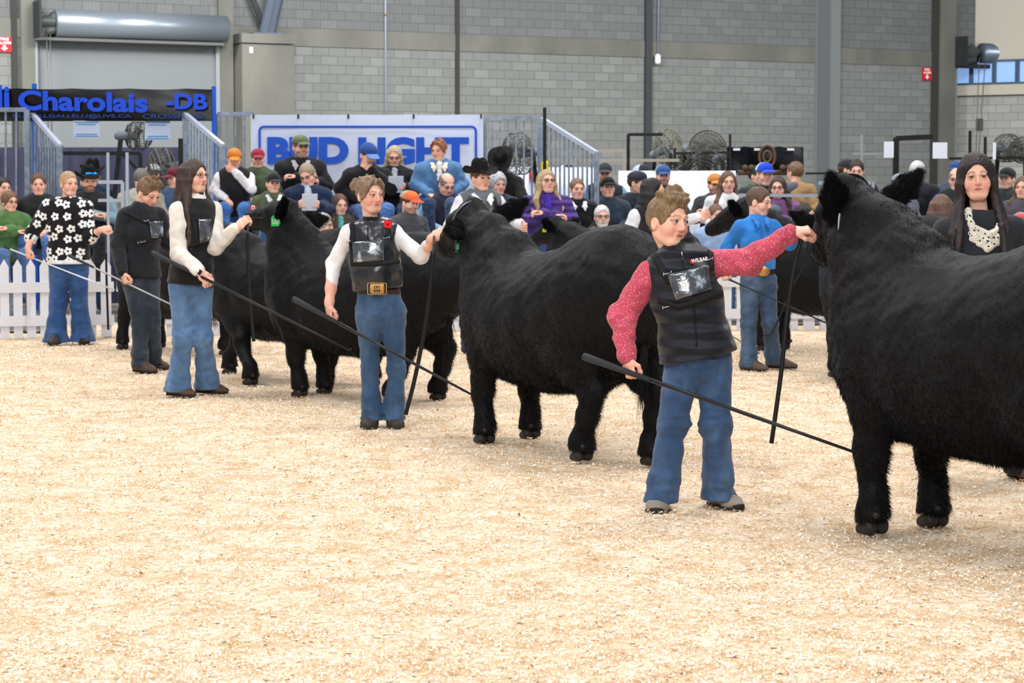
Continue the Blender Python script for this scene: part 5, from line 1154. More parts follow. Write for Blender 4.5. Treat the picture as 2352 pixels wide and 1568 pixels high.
# bleacher: three benches with footboards
def bench(px0, px1, Y, z, label, depth=.28):
    a = W(px0, 500, Y); b = W(px1, 500, Y); a[2] = b[2] = z; t = thing('bleacher_row', (a+b)/2, label, 'bench')
    obj('seat_plank', bar(a, b, depth, .05), alul, t, smooth=False); obj('footboard', bar(a+A(0, -.38, -.38), b+A(0, -.38, -.38), .26, .04), alu, t, smooth=False)
    for i in range(6):
        p = lerp(a, b, (i+.5)/6); obj('support', join([bar(p-A(0, 0, .03), p-A(0, 0, z), .05), bar(p-A(0, .38, .40), p-A(0, .38, z), .04)]), alu, t, smooth=False)
bench(520, 1370, 23.6, .46, 'lowest aluminium bench row of the stand'); bench(515, 1112, 24.2, .80, 'middle aluminium bench row of the stand'); bench(515, 1112, 24.9, 1.14, 'top aluminium bench row of the stand')
bench(-120, 130, 22.9, .42, 'aluminium bench at the left edge under the seated women'); bench(1375, 2400, 24.0, .45, 'long aluminium bench behind the right half of the ring'); bench(1500, 2400, 25.2, .78, 'raised aluminium bench behind the right half of the ring')
# large white banner
YB = 26.0
def banner(px0, px1, py0, py1, Y, name, label, mat, sag=.0, th=.01, cloths=True):
    a = W(px0, py1, Y); b = W(px1, py0, Y); n = 60; m = 14; V = []
    for s_ in (0, th):
        for i in range(n):
            for j in range(m):
                u_, v_ = i/(n-1), j/(m-1); V.append(A(a[0]+(b[0]-a[0])*u_, Y+s_+sag*sin(u_*17)*.5*v_+sag*sin(u_*5+v_*3), a[2]+(b[2]-a[2])*v_-sag*.4*abs(sin(u_*14))*v_))
    I2 = np.arange(n-1)[:, None]*m+np.arange(m-1)[None, :]; F1 = np.stack([I2, I2+m, I2+m+1, I2+1], -1).reshape(-1, 4); o = n*m
    t = thing(name, lerp(a, b, .5), label, 'banner'); obj('sheet', (np.array(V), [tuple(x) for x in F1.tolist()]+[tuple(x[::-1]) for x in (F1+o).tolist()]), mat, t); return t, a, b
blue = simple('print_blue', (30, 88, 205), .6); vin, tv_ = newmat('banner_white', (216, 226, 250), .45)
t, a, b = banner(577, 1110, 263, 455, YB, 'advertising_banner', 'large white banner with blue BUD LIGHT lettering behind the top row', vin, .012)
S1 = YB/FPX; X1 = A(1, 0, 0); pxp = lambda px, py, dy=-.03: W(px, py, YB+dy)
def outline(x0, y0, x1, y1, r, th_):
    c = []; 
    for cx, cy, a0 in ((x1-r, y0+r, 0), (x0+r, y0+r, 90), (x0+r, y1-r, 180), (x1-r, y1-r, 270)):
        for k in range(7): an_ = radians(a0+15*k); c.append(pxp(cx+r*cos(an_), cy-r*sin(an_)))
    return ribbon(c+[c[0]], A(0, -1, 0), th_, .003)
obj('border', outline(596, 291, 1093, 452, 10, 3.2*S1*1.6), blue, t, smooth=False)
for s_, x0, x1 in (('BUD', 614, 800), ('LIGHT', 823, 1076)):
    p = pxp(x0, 377); obj('lettering', place2d(text_fit(s_, (x1-x0)*S1, 62*S1, .004, .055), p, X1, UPZ, A(0, -1, 0)), blue, t, smooth=False)
for px in (582, 685, 800, 950, 1105): obj('cable_tie', box(W(px, 267, YB-.02), (.02, .02, .05)), dark, t, smooth=False)
# black banner with blue lettering
blk, tb_ = newmat('banner_black', (12, 15, 22), .3, spec=.3); tb_.bump(tb_.noise(2.2, 3, tb_.mapv(tb_.coord(), (.35, 1, 1.2))), .35, .06)
YC = 26.2; S2 = YC/FPX; t, a, b = banner(-90, 486, 203, 278, YC, 'black_banner', 'long black banner with blue lettering hanging in front of the roller door', blk, .03)
blu2 = simple('print_bright_blue', (22, 78, 222), .5)
for s_, x0, x1, y1, hh_ in (('li', -6, 22, 246, 50), ('Charolais', 42, 338, 253, 46), ('-DB', 380, 476, 250, 36)):
    obj('lettering', place2d(text_fit(s_, (x1-x0)*S2, hh_*S2, .004, .035), W(x0, y1, YC-.06), A(1, 0, -.02), UPZ, A(0, -1, 0)), blu2, t, smooth=False)
for s_, x0, x1 in (('RUSSELLGALLELLI@LIVE.CA', 30, 300), ('CROSSFIELD', 328, 470)): obj('lettering', place2d(text_fit(s_, (x1-x0)*S2, 10*S2, .004, .01), W(x0, 272, YC-.06), X1, UPZ, A(0, -1, 0)), simple('print_dim_blue', (30, 70, 150), .5), t, smooth=False)
bp = simple('post_blue', (20, 96, 214), .45)
for px, y0, lab in ((491, 198, 'bright blue post at the right end of the black banner'), (79, 192, 'bright blue post behind the left part of the black banner')):
    p = W(px, 400, YC+.05); o = obj('banner_post', bar(A(p[0], p[1], 0), W(px, y0, YC+.05), .05, .05), bp, smooth=False); tag(o, lab, 'post')
# notices
def notice(px0, py0, px1, py1, Y, label, col=(232, 238, 250), lines=None, tilt=0.0):
    a = W(px0, py1, Y); b = W(px1, py0, Y); t = thing('paper_notice', (a+b)/2, label, 'notice'); obj('sheet', box((a+b)/2, (b[0]-a[0], .004, b[2]-a[2])), simple('notice_paper', col, .7), t, smooth=False)
    if lines: obj('print_bars', join([box(A((a[0]+b[0])/2, Y-.004, lerp(a, b, q)[2]), ((b[0]-a[0])*w_, .003, (b[2]-a[2])*.06)) for q, w_ in lines]), simple('notice_print', (96, 160, 214), .7), t, smooth=False)
L5 = ((.9, .9), (.78, .7), (.2, .8), (.08, .9))
notice(169, 277, 229, 316, 26.22, 'pale blue and white notice under the black banner', (206, 220, 246), L5); notice(333, 277, 391, 322, 26.22, 'pale blue and white notice beside the wall fan', (206, 220, 246), L5)
notice(2030, 325, 2053, 362, 27.95, 'blank white sheet left of the black frame'); notice(2142, 327, 2176, 364, 27.95, 'blank white sheet fixed by the dark pillar'); notice(2280, 327, 2288, 366, 27.97, 'thin white sheet behind the right hand fan')
# black logo banner on the rail
YD = 28.02; t, a, b = banner(1670, 1846, 336, 398, YD, 'black_logo_banner', 'black banner with a brown emblem hung behind the standing crowd', blk, .03)
br_ = simple('emblem_brown', (96, 74, 60), .7); p = W(1762, 360, YD-.06)
obj('emblem', join([tube([p+A(.10*cos(q)*(1 if i < 1 else .5), 0, .14*sin(q)*(1 if i < 1 else .5)) for q in np.linspace(0, 6.283, 21)[:-1]], .02, 6, True) for i in (0, 1)]+[box(p-A(0, 0, .2), (.75, .01, .07))]+[sphere(p+A(x, 0, -.14), .045, 8) for x in (-.28, -.2, .2, .28)]), br_, t)
for x in (1692, 1740, 1816): obj('clip', box(W(x, 343, YD-.03), (.09, .01, .03)), white, t, smooth=False)
# purple-grey curtain, white table cloths, counters
ctm, tcu = newmat('curtain', (66, 68, 92), .85); wv = tcu.add('ShaderNodeTexWave'); wv.bands_direction = 'X'; wv.inputs['Scale'].default_value = 1.2; wv.inputs['Distortion'].default_value = 3; tcu.link(tcu.coord(), wv.inputs[0]); tcu.bump(wv.outputs[1], .6, .08)
def panel(px0, py0, px1, py1, Y, name, label, cat, mat, th=.03, floor=False, wave=0.0):
    a = W(px0, py1, Y); b = W(px1, py0, Y)
    if floor: a[2] = .02
    n = 60; V = []; 
    for s_ in (0, th):
        for i in range(n): u_ = i/(n-1); x = a[0]+(b[0]-a[0])*u_; y = Y+s_+wave*sin(u_*90)+wave*.6*sin(u_*37); V += [A(x, y, a[2]), A(x, y, b[2])]
    F1 = [(2*i, 2*i+2, 2*i+3, 2*i+1) for i in range(n-1)]; o = 2*n; fs = F1+[tuple(o+k for k in q[::-1]) for q in F1]+[(2*i+1, 2*i+3, o+2*i+3, o+2*i+1) for i in range(n-1)]
    return tag(obj(name, (np.array(V), fs), mat), label, cat)
panel(-120, 338, 430, 560, 27.5, 'curtain', 'purple-grey curtain hanging below the roller door', 'curtain', ctm, floor=True, wave=.03)
panel(1135, 384, 1372, 403, 28.2, 'table_cover', 'white cover strip seen between the balusters right of the banner', 'table cover', simple('cover_white', (224, 230, 244), .7), floor=True, wave=.01)
panel(1420, 392, 1690, 452, 27, 'table_cover', 'wide white cover behind the men in caps', 'table cover', simple('cover_white', (224, 230, 244), .7), floor=True, wave=.02)
def frame_(segs, name, label, cat, mat, w_=.05):
    ps = [(W(*a), (W(*b) if abs(a[0]-b[0]) > 2 or b[1] < 400 else A(*W(*b)[:2], 0))) for a, b in segs]; t = thing(name, ps[0][0], label, cat)
    for i, (a, b) in enumerate(ps): obj('tube_bar', bar(a, b, w_*(1-.07*i), w_*(1-.07*i)), mat, t, smooth=False)
    return t
bk_ = simple('black_steel', (24, 26, 28), .5); Yk = 28.
frame_([((1443, 308, Yk), (1443, 470, Yk)), ((1443, 309, Yk), (1522, 309, Yk))], 'gate_frame', 'black gate frame left of the tilted fan', 'frame', bk_, .04)
frame_([((2058, 316, Yk), (2058, 450, Yk)), ((2058, 318, Yk), (2142, 314, Yk))], 'gate_frame', 'thick black gate frame beside the blank white sheets', 'frame', bk_, .07)
frame_([((1540, 352, Yk), (1540, 440, Yk)), ((1550, 340, Yk), (1550, 440, Yk)), ((1550, 352, Yk), (1680, 350, Yk)), ((1677, 308, Yk), (1677, 440, Yk)), ((1850, 398, Yk), (1985, 398, Yk))], 'pipe_frame', 'black pipe frame carrying the middle fans', 'frame', bk_, .035)
frame_([((1979, 310, Yk), (1979, 420, Yk)), ((1960, 353, Yk), (2053, 354, Yk))], 'pipe_frame', 'thin post and pale crossbar behind the dark haired man', 'frame', simple('pale_steel', (150, 158, 160), .5), .03)
frame_([((2228, 300, Yk), (2228, 440, Yk)), ((2263, 314, Yk), (2263, 440, Yk)), ((2180, 364, Yk), (2352, 362, Yk))], 'pipe_frame', 'black posts behind the head of the judge', 'frame', bk_, .035)
frame_([((1251, 247, 25.6), (1251, 430, 25.6))], 'gate_frame', 'single black post behind the stair railing', 'frame', bk_, .04)
frame_([((1372, 346, Yk), (1437, 346, Yk)), ((1434, 346, Yk), (1434, 440, Yk)), ((1200, 368, Yk), (1560, 368, Yk))], 'pipe_frame', 'cream pipe rail behind the stair railing', 'frame', simple('cream_pipe', (168, 162, 148), .6), .045)
frame_([((140, 352, 26), (322, 352, 26)), ((322, 352, 26), (322, 470, 26)), ((280, 352, 26), (318, 392, 26))], 'gate_frame', 'black gate frame in front of the purple-grey curtain', 'frame', bk_, .045)
frame_([((226, 418, 24), (282, 418, 24)), ((282, 418, 24), (282, 560, 24)), ((226, 460, 24), (282, 460, 24)), ((292, 350, 24), (292, 560, 24)), ((248, 350, 24), (248, 560, 24))], 'steel_gate', 'pale steel gate right of the man with blue sunglasses', 'gate', simple('pale_gate', (168, 180, 194), .4, .4), .04)
frame_([((415, 318, 25.4), (415, 420, 25.4))], 'gate_frame', 'black post left of the sloping railing', 'frame', bk_, .05)
frame_([((1880, 420, 24.5), (2000, 420, 24.5)), ((1700, 448, 24.5), (2010, 450, 24.5)), ((1700, 445, 24.5), (1700, 560, 24.5)), ((2005, 418, 24.5), (2005, 560, 24.5))], 'steel_gate', 'pale rails behind the ears of the large heifer', 'gate', simple('pale_gate', (168, 180, 194), .4, .4), .04)
# fans: wire cage, hub, blades
def fan(px, py, Y, r, yaw, pit, label, col=(96, 96, 90)):
    c = W(px, py, Y); S_, F2, U2 = frame(radians(yaw), radians(pit)); t = thing('wall_fan', c, label, 'fan')
    cg = [tube([c+r*rr*(cos(q)*S_+sin(q)*U2)+F2*z for q in np.linspace(0, 6.283, 29)[:-1]], .008 if rr > .9 else .0045, 5, True) for rr, z in ((1, 0), (1, .12), (.85, .17), (.66, .20), (.46, .22), (.26, .23), (.8, -.06), (.55, -.08))]
    cg += [tube([c+r*(cos(q)*S_+sin(q)*U2)*k_+F2*z for k_, z in ((.15, .235), (.5, .215), (.85, .17), (1, .10), (1, 0), (.8, -.06), (.3, -.08))], .0032, 4) for q in np.linspace(0, 6.283, 33)[:-1]]
    obj('cage', join(cg), simple('cage_wire', col, .6, .2), t)
    bl_ = []
    for q in np.arange(3)*2.094+.4:
        d = cos(q)*S_+sin(q)*U2; e = -sin(q)*S_+cos(q)*U2
        v = [c+d*r*.12-e*r*.10, c+d*r*.88-e*r*.30, c+d*r*.88+e*r*.22+F2*.08, c+d*r*.12+e*r*.14+F2*.05]; bl_.append(([*v, *[p+F2*.008 for p in v]], [(0, 1, 2, 3), (7, 6, 5, 4), (0, 4, 5, 1), (1, 5, 6, 2), (2, 6, 7, 3), (3, 7, 4, 0)]))
    obj('blade', join(bl_), simple('fan_blade', (112, 112, 104), .5), t); obj('motor', Shape().add(ecap(c-F2*.18, c+F2*.02, .055), .02).build(.014), simple('fan_motor', (120, 132, 144), .4), t)
    obj('bracket', bar(c-F2*.15, c-F2*.25-A(0, 0, .8), .05), bk_, t, smooth=False)
fan(306, 312, 26.5, .17, 115, 0, 'dark fan half hidden behind the pale blue notice'); fan(385, 385, 26.2, .25, -70, 10, 'grey fan with a black box beside the sloping left railing', (120, 116, 108))
fan(1200, 352, 27, .26, -62, 6, 'fan seen through the level railing right of the banner'); fan(1527, 345, 28.3, .25, 58, -20, 'tilted fan with a pale motor beside the black gate frame', (140, 138, 126))
fan(1588, 362, 28.2, .22, 40, 45, 'fan tipped downwards left of the tallest fan'); fan(1626, 342, 28.6, .24, -10, 0, 'tallest fan left of the black logo banner'); fan(1645, 368, 28.2, .22, -40, 30, 'fan tipped right beside the black logo banner')
fan(2308, 340, 28.4, .18, 20, 0, 'round wire fan right of the head of the judge'); fan(2352, 345, 28.4, .17, -20, 0, 'round wire fan cut by the right edge')
# ------------------------------------------------------------------ the spectators
def spect(label, px, py, Y, sc=1.0, pose='lap', yaw=0, hyaw=None, hp=0, hr=0, hair='short', hc=(80, 62, 48), top=(40, 44, 50), kind='plain', sl=None, vest=None, pants=(48, 78, 124), lean=.12, male=True, cap_=None, cap2=None, brim=None, tone=SKIN, gl=False, beard=None, scarf=None, collar=None, hood=False, legs=True, stand=False, paper=False, tw=1.0, ll=.30, boots=False, hatc=None, kw=None):
    if Y > 19.6: Y0_ = Y; Y = 22.95+(Y-20.6)*.95 if px < 330 else (23.75+(Y-20.6)*(.45 if px < 1120 and not stand else .85)); sc *= .5+.5*Y/Y0_
    Fx = frame(radians(yaw))[1]; Sx = frame(radians(yaw))[0]; tp = W(px, py, Y); hyaw = yaw if hyaw is None else hyaw; extra = .035 if (cap_ or hatc) else .012
    if hatc: extra = .07
    if stand: lean *= .3
    hd = tp-A(0, 0, (.112+extra)*sc); nk = hd-A(0, 0, .150*sc)-Fx*.03*sc; pel = nk-A(0, 0, .46*sc*cos(lean))-Fx*.46*sc*sin(lean); base = A(pel[0], pel[1], 0 if stand else max(0, pel[2]-.55*sc))
    t = thing('person', base, label, 'person', None); H = Head(hd, hyaw, hp, hr, sc, male)
    hs = Shape(); H.shape(hs, nk-A(0, 0, .02)); hv, hf = hs.build(.0050); cc = H.color(hv, tone, tuple(int(x*.8) for x in hc), blush=.3, beard=beard); ev, ef, ec = H.eyes((50, 46, 44), n=12)
    pcs = [(hv, hf), (ev, ef)]; cls = [cc, ec]; sw = .168*sc*tw
    sh = {'a': nk-A(0, 0, .065*sc)-Sx*sw, 'b': nk-A(0, 0, .065*sc)+Sx*sw}; L = lambda x, y, z: pel+sc*(x*Sx+y*Fx)+A(0, 0, sc*z)
    P = {'lap': ((.24, .06, .24), (.10, .27, .13)), 'knees': ((.22, .28, .16), (.05, .42, .18)), 'fold': ((.25, .10, .22), (-.06, .22, .27)), 'side': ((.26, -.02, .19), (.25, .06, -.06)), 'paper': ((.23, .10, .22), (.11, .36, .26)), 'pockets': ((.27, -.02, .20), (.17, .12, -.02))}
    J = {}
    for key, g in (('a', -1), ('b', 1)):
        e, w_ = P.get(pose, P['lap']); 
        if pose == 'chin': e, w_ = ((.20, .26, .24), None) if key == 'b' else P['lap']
        e = L(g*e[0]*tw, e[1], e[2]); wr = (H.L(.0, .115, -.12) if w_ is None else L(g*w_[0], w_[1], w_[2]))
        if pose in ('fold',) and key == 'b': wr = wr+A(0, 0, .035)+Fx*.03
        if kw and key in kw: e, wr = W(*kw[key][0]), W(*kw[key][1])
        J[key] = (sh[key], e, wr)
        s2 = Shape(); dd = nrm(lerp(nrm(wr-e), Fx+A(0, 0, -.3) if w_ is not None and pose == 'lap' else nrm(wr-e), .3)); pn = A(0, 0, -1) if w_ is not None else -Fx
        if pose == 'paper': pn = -g*Sx
        if pose in ('side', 'pockets'): pn = -g*Sx
        hand(s2, wr, dd, pn, Fx if pose in ('side', 'fold') else A(0, 0, 1)-g*Sx, (40, 50, 30) if pose != 'paper' else (65, 70, 40), sc); hv2 = s2.build(.0055)
        pcs.append(hv2); cls.append(np.tile(np.array(lin(tone)[:3])*A(1, .92, .9), (len(hv2[0]), 1)))
    s = Shape(); torso(s, pel, nk, Sx, Fx, -.03, sc*tw, sc); kns = {}
    for key, g in (('a', -1), ('b', 1)):
        arm(s, *J[key], r=(.036*sc, .032*sc, .026*sc)); hp_ = L(g*.09*tw, 0, -.01)
        if stand: kn = L(g*.10, .02, -.44); an = A(*(kn[:2]+Fx[:2]*.0), .06)+Sx*g*.01
        else: kn = L(g*.12, .42, .02); an = L(g*.11, .44, -.40)
        kns[key] = (hp_, kn, an)
        leg(s, hp_, kn, an, (.06*sc, .045*sc, .038*sc, .033*sc), Sx)
    bv, bf = s.build(.02); pcs.append((bv, bf)); cls.append(np.tile(lin(tone)[:3], (len(bv), 1))); body_mesh(t, pcs, cls)
    B = dict(pel=pel, nk=nk, S=Sx, F=Fx, sh=sh, arms=J, sc=sc, h=.009, tw=tw)
    if vest is not None:
        top_(t, B, cloth(sl or (150, 180, 210), 'plain'), 'shirt', grow=.012, slr=(.062, .056, .044), upto=.96, amp=.006, lo=-.1, collar=.0, h=.009)
        vest_(t, B, cloth(vest, kind if kind in ('puffer', 'leather') else 'plain'), grow=.032, lo=-.08, amp=.004, h=.010)
    elif sl is not None and sl != top:
        top_(t, B, cloth(sl, 'plain'), 'shirt', grow=.010, slr=(.062, .056, .044), upto=.96, amp=.006, lo=-.1, h=.009); vest_(t, B, cloth(top, kind), grow=.030, lo=-.08, amp=.004, h=.010)
    else: top_(t, B, cloth(top, kind), 'jacket', grow=.026, slr=(.070, .062, .050), upto=.96, amp=.007, lo=-.12, collar=0.0, h=.009)
    nb = nk-A(0, 0, .005)
    if collar is not None:
        collar_(t, nb, Sx, Fx, sc*1.25, collar)
    if scarf is not None: obj('scarf', Shape().add(ecap(nb-A(0, 0, .03), nb+A(0, 0, .03), (.100*sc, .100*sc), (.072*sc, .076*sc), Sx), .02).add(ecap(nb+Fx*.10*sc, nb+Fx*.165*sc-A(0, 0, .16*sc), .034*sc, .026*sc), .03).disp(wrink(.005, 50)).build(.008), cloth(scarf, 'knit'), t)
    if hood: obj('hood', Shape().chain([(nb-Fx*.05+Sx*.085*g*sc*(1 if i else .55)+Fx*(.02 if i else -.03), .038*sc) for g, i in ((-1, 1), (-1, 0), (1, 0), (1, 1))], .03).add(ell(nb-Fx*.10*sc+A(0, 0, -.03), (.09*sc, .05*sc, .07*sc)), .03).build(.008), cloth(top if hood is True else hood), t)
    if legs:
        s = Shape(); s.chain([(lerp(pel, nk, .08), (.150*sc*tw, .110*sc)), (pel-A(0, 0, .03), (.165*sc*tw, .12*sc))], .05, Sx)
        for key in 'ab': leg(s, *kns[key], r=(.092*sc, .070*sc, .064*sc, .068*sc), side=Sx)
        s.disp(wrink(.005, 40, 2)); obj('trousers', s.build(.010), cloth(pants, 'denim' if pants[2] > pants[0]+20 else 'plain'), t)
    if boots:
        for key in 'ab': q = kns[key][2].copy(); q[2] -= .09*sc; shoe(q, radians(yaw), (70, 56, 46), t, .26*sc, .045*sc, .07, .01)
    if hair == 'long': long_hair(H, hc, t, ll, .5, .0065, 1.04, abs(hash(label)) % 7+1 if False else len(label) % 9+1, wave=.02)
    elif hair != 'none': head_hair(H, 'crop' if (cap_ or hatc) and hair == 'short' else hair, hc, t, .006, seed=len(label))
    if cap_ is not None: cap(H, cap_, t, cap2, brim, .006)
    if hatc is not None: cowboy_hat(H, hatc, t, .007)
    if gl: glasses(H, t, th=.002)
    if paper:
        c = (J['a'][2]+J['b'][2])/2+Fx*.10*sc+A(0, 0, .03); n_ = nrm(-Fx*.8+A(0, 0, .5)); u_ = nrm(np.cross(n_, Sx)); o = obj('programme_sheet', box(c, (.17, .22, .003), (Sx, u_, n_)), simple('white_paper', (225, 232, 245), .7), smooth=False); tag(o, 'white programme in the hands of the '+' '.join(label.split()[:7]), 'paper')
    return t, H, B
bkk = (24, 26, 30); DB = (34, 44, 62)

t = thing('fire_extinguisher', W(1223, 398, 28.18), 'small red extinguisher seen between the balusters', 'extinguisher'); obj('bottle', Shape().add(ecap(W(1223, 408, 28.18), W(1223, 393, 28.18), .045), .01).build(.01), simple('ext_red', (196, 30, 44), .4), t); obj('valve', box(W(1223, 387, 28.18), (.03, .03, .05)), dark, t, smooth=False)
tag(obj('yellow_marker', Shape().chain([(W(1252, 388, 26.0), .05), (W(1252, 376, 26.0), .04), (W(1252, 371, 26.0), .02)], .02).build(.01), simple('marker_yellow', (232, 214, 50), .6)), 'small yellow marker by the black post above the blonde woman', 'marker')
# behind the left fence
spect('dark haired woman cut by the left edge behind the girl in the green hoodie', 8, 406, 22.2, .98, 'lap', 10, 35, hair='tied', hc=(44, 34, 32), top=(170, 158, 138), male=False)
spect('girl with glasses in a green hoodie at the left edge', 22, 438, 21.6, .92, 'fold', 20, 45, 4, hair='bob', hc=(112, 84, 60), top=(82, 122, 70), male=False, gl=True, hood=True, pants=(62, 92, 136))
spect('woman with a green hood under a black jacket, hands clasped', 88, 396, 21.9, 1.0, 'lap', 8, 12, 4, hair='tied', hc=(98, 70, 52), top=(32, 34, 38), male=False, hood=(112, 140, 92), pants=(62, 98, 156))
spect('man in a dark cap peering past the left stair railing', 150, 352, 26.5, 1.0, 'side', 0, 30, hair='short', cap_=(34, 36, 44), top=(60, 50, 48), stand=True)
bh = spect('bearded man with a black hat, blue sunglasses on the brim and arms crossed', 203, 376, 22.3, 1.05, 'fold', 8, 22, 2, hair='short', hc=(60, 46, 38), vest=(30, 31, 36), sl=(128, 162, 182), beard=((58, 42, 34), .8), hatc=(16, 16, 18), pants=(30, 32, 38), tw=1.12)
obj('sunglasses', Shape().add(bh[1].e((-.032, .145, .085), (.030, .012, .017))).add(bh[1].e((.032, .145, .085), (.030, .012, .017))).add(bh[1].cp((-.01, .147, .088), (.01, .147, .088), .006)).build(.006), simple('mirror_blue', (40, 150, 235), .12, .7), bh[0])
spect('man in a black hat and blue plaid shirt behind the bearded man', 212, 362, 24.2, 1.08, 'side', 30, 200, 0, hair='short', hc=(40, 34, 30), top=(36, 74, 104), kind='plaid', hatc=(18, 18, 20), stand=True)
spect('person in a grey cap and grey hoodie behind the boy in black', 352, 372, 25, 1.0, 'side', -30, 160, hair='short', cap_=(190, 196, 206), top=(120, 128, 140), stand=True, hood=True)
spect('person in a beige jacket seen from behind, beside the boy in black', 325, 386, 22.8, 1.0, 'lap', 170, 160, 20, hair='short', hc=(110, 106, 100), top=(172, 170, 160), tw=1.1)
spect('person in a maroon cap behind the woman with long dark hair', 402, 380, 23.4, .96, 'lap', -20, -40, 6, hair='short', cap_=(104, 34, 52), top=(60, 84, 120))
# the stand, centre
spect('boy in an orange cap with a hand over his mouth, white sleeves and black vest', 538, 336, 22.3, .92, 'chin', 6, 8, 14, hair='short', cap_=(206, 128, 48), vest=(28, 28, 32), sl=(226, 226, 232), pants=(52, 100, 168), lean=.30, boots=True)
spect('boy in a maroon cap and olive jacket', 592, 337, 23.2, .90, 'lap', 8, 10, 4, hair='short', cap_=(156, 42, 66), cap2=(120, 30, 50), top=(76, 90, 66), hc=(90, 70, 50))
spect('bearded man in an olive cap and black jacket', 690, 305, 23.6, 1.08, 'fold', 8, 28, 0, hair='short', cap_=(100, 112, 82), cap2=(120, 128, 100), top=(28, 31, 37), beard=((120, 100, 88), .6), tw=1.12, gl=True, collar=(180, 176, 186), hc=(110, 96, 80))
b12 = spect('boy in a black cap and olive jacket with a flag patch', 627, 392, 21.8, .90, 'lap', 14, 22, 2, hair='short', cap_=(32, 34, 40), top=(78, 90, 66), collar=(222, 226, 232))
p = b12[2]['arms']['a'][0]*.55+b12[2]['arms']['a'][1]*.45+A(-.02, -.085, 0); o = obj('arm_patch', box(p, (.075, .006, .05)), simple('flag_white', (236, 232, 236), .7), b12[0], smooth=False)
obj('flag_bar', join([box(p+A(x, -.004, 0), (.018, .004, .05)) for x in (-.028, .028)]+[box(p-A(0, .004, 0), (.018, .004, .022), (nrm(A(1, 0, 1)), A(0, 1, 0), nrm(A(-1, 0, 1))))]), simple('flag_red', (206, 36, 48), .7), o, smooth=False)
spect('grey blonde woman in a navy coat bending over a paper', 706, 374, 22.0, 1.02, 'paper', 10, -14, 24, 12, hair='tied', hc=(150, 134, 116), top=(26, 42, 74), male=False, lean=.42, gl=True, scarf=(170, 184, 204), paper=True, pants=(72, 110, 160), tw=1.08)
spect('man in a blue cap and black fleece resting his face on his fist', 846, 323, 22.8, 1.06, 'chin', 24, 28, 22, hair='short', cap_=(34, 70, 140), brim=(96, 128, 190), top=(24, 26, 31), lean=.36, pants=(70, 108, 168), beard=((70, 54, 46), .7), tw=1.12, boots=True)
spect('long haired blonde woman reading a white paper', 905, 334, 23.6, .98, 'paper', 6, 6, 16, hair='long', hc=(178, 162, 132), top=(30, 30, 34), male=False, gl=True, scarf=(170, 176, 190), paper=True, pants=(50, 84, 140), ll=.26)
spect('young woman in a denim jacket with a fleece collar', 1008, 318, 22.8, 1.0, 'lap', 4, -24, 10, hair='bun', hc=(138, 88, 62), top=(82, 124, 172), male=False, collar=(222, 214, 196), scarf=(226, 222, 216), pants=(44, 62, 96), tw=1.1)
spect('balding man with a grey moustache, navy vest and light blue shirt', 1026, 396, 22.3, 1.04, 'lap', 16, 26, 24, hair='bald', hc=(120, 116, 112), vest=(34, 42, 56), sl=(150, 192, 226), beard=((170, 160, 150), .15), lean=.24, tw=1.12, gl=True)
spect('woman in a brown jacket with a teal scarf behind the girl with the bun', 781, 444, 22.4, .98, 'lap', 10, 24, 8, hair='long', hc=(90, 66, 52), top=(78, 68, 62), male=False, scarf=(92, 176, 160), ll=.20)
spect('grey haired woman with glasses in profile above the black back', 742, 490, 20.6, .95, 'lap', 60, 78, 2, hair='curly', hc=(160, 160, 164), top=(120, 60, 80), male=False, gl=True)
spect('person in a rust jacket half hidden by the ear of the tagged heifer', 704, 508, 21.3, .9, 'lap', 0, 30, hair='short', hc=(150, 130, 120), top=(150, 60, 50))
spect('man in an orange trucker cap and grey jacket', 940, 433, 21.3, 1.0, 'lap', 40, 50, 8, hair='short', hc=(70, 54, 44), cap_=(232, 112, 58), cap2=(170, 158, 134), top=(70, 72, 76), beard=((90, 70, 60), .55), brim=(214, 84, 56))
spect('woman with curly grey hair and a dark teal jacket', 1144, 396, 21.9, 1.0, 'lap', 10, 22, 6, hair='curly', hc=(176, 178, 184), top=(46, 60, 74), male=False)
spect('person in a black cowboy hat and coat looking down by the banner edge', 1152, 334, 23.0, 1.06, 'knees', 10, -10, 52, hair='short', hc=(40, 34, 30), top=(20, 20, 23), hatc=(22, 22, 24), lean=.4, beard=((60, 50, 46), .7), pants=(44, 70, 110), stand=True)
spect('person with grey hair and a patterned scarf low behind the black ear', 1186, 486, 21.2, .9, 'lap', 0, 20, 10, hair='tied', hc=(92, 84, 80), top=(60, 64, 60), scarf=(130, 126, 116), male=False)
spect('woman in a purple padded jacket with long blonde hair', 1256, 388, 20.8, 1.04, 'fold', 6, 18, -6, hair='long', hc=(168, 146, 112), top=(74, 46, 128), kind='puffer', male=False, gl=True, scarf=(70, 40, 170), ll=.26, tw=1.06)
spect('girl in a black sweater with a white collar', 1326, 408, 21.6, .96, 'lap', 10, 14, 2, hair='tied', hc=(120, 96, 74), top=(22, 23, 27), male=False, collar=(228, 232, 240), pants=(58, 96, 150))
spect('man in a white and black cap behind the stair railing', 1303, 374, 26.5, 1.0, 'side', 20, 40, hair='short', cap_=(40, 36, 40), cap2=(226, 228, 236), top=(60, 44, 48), stand=True)
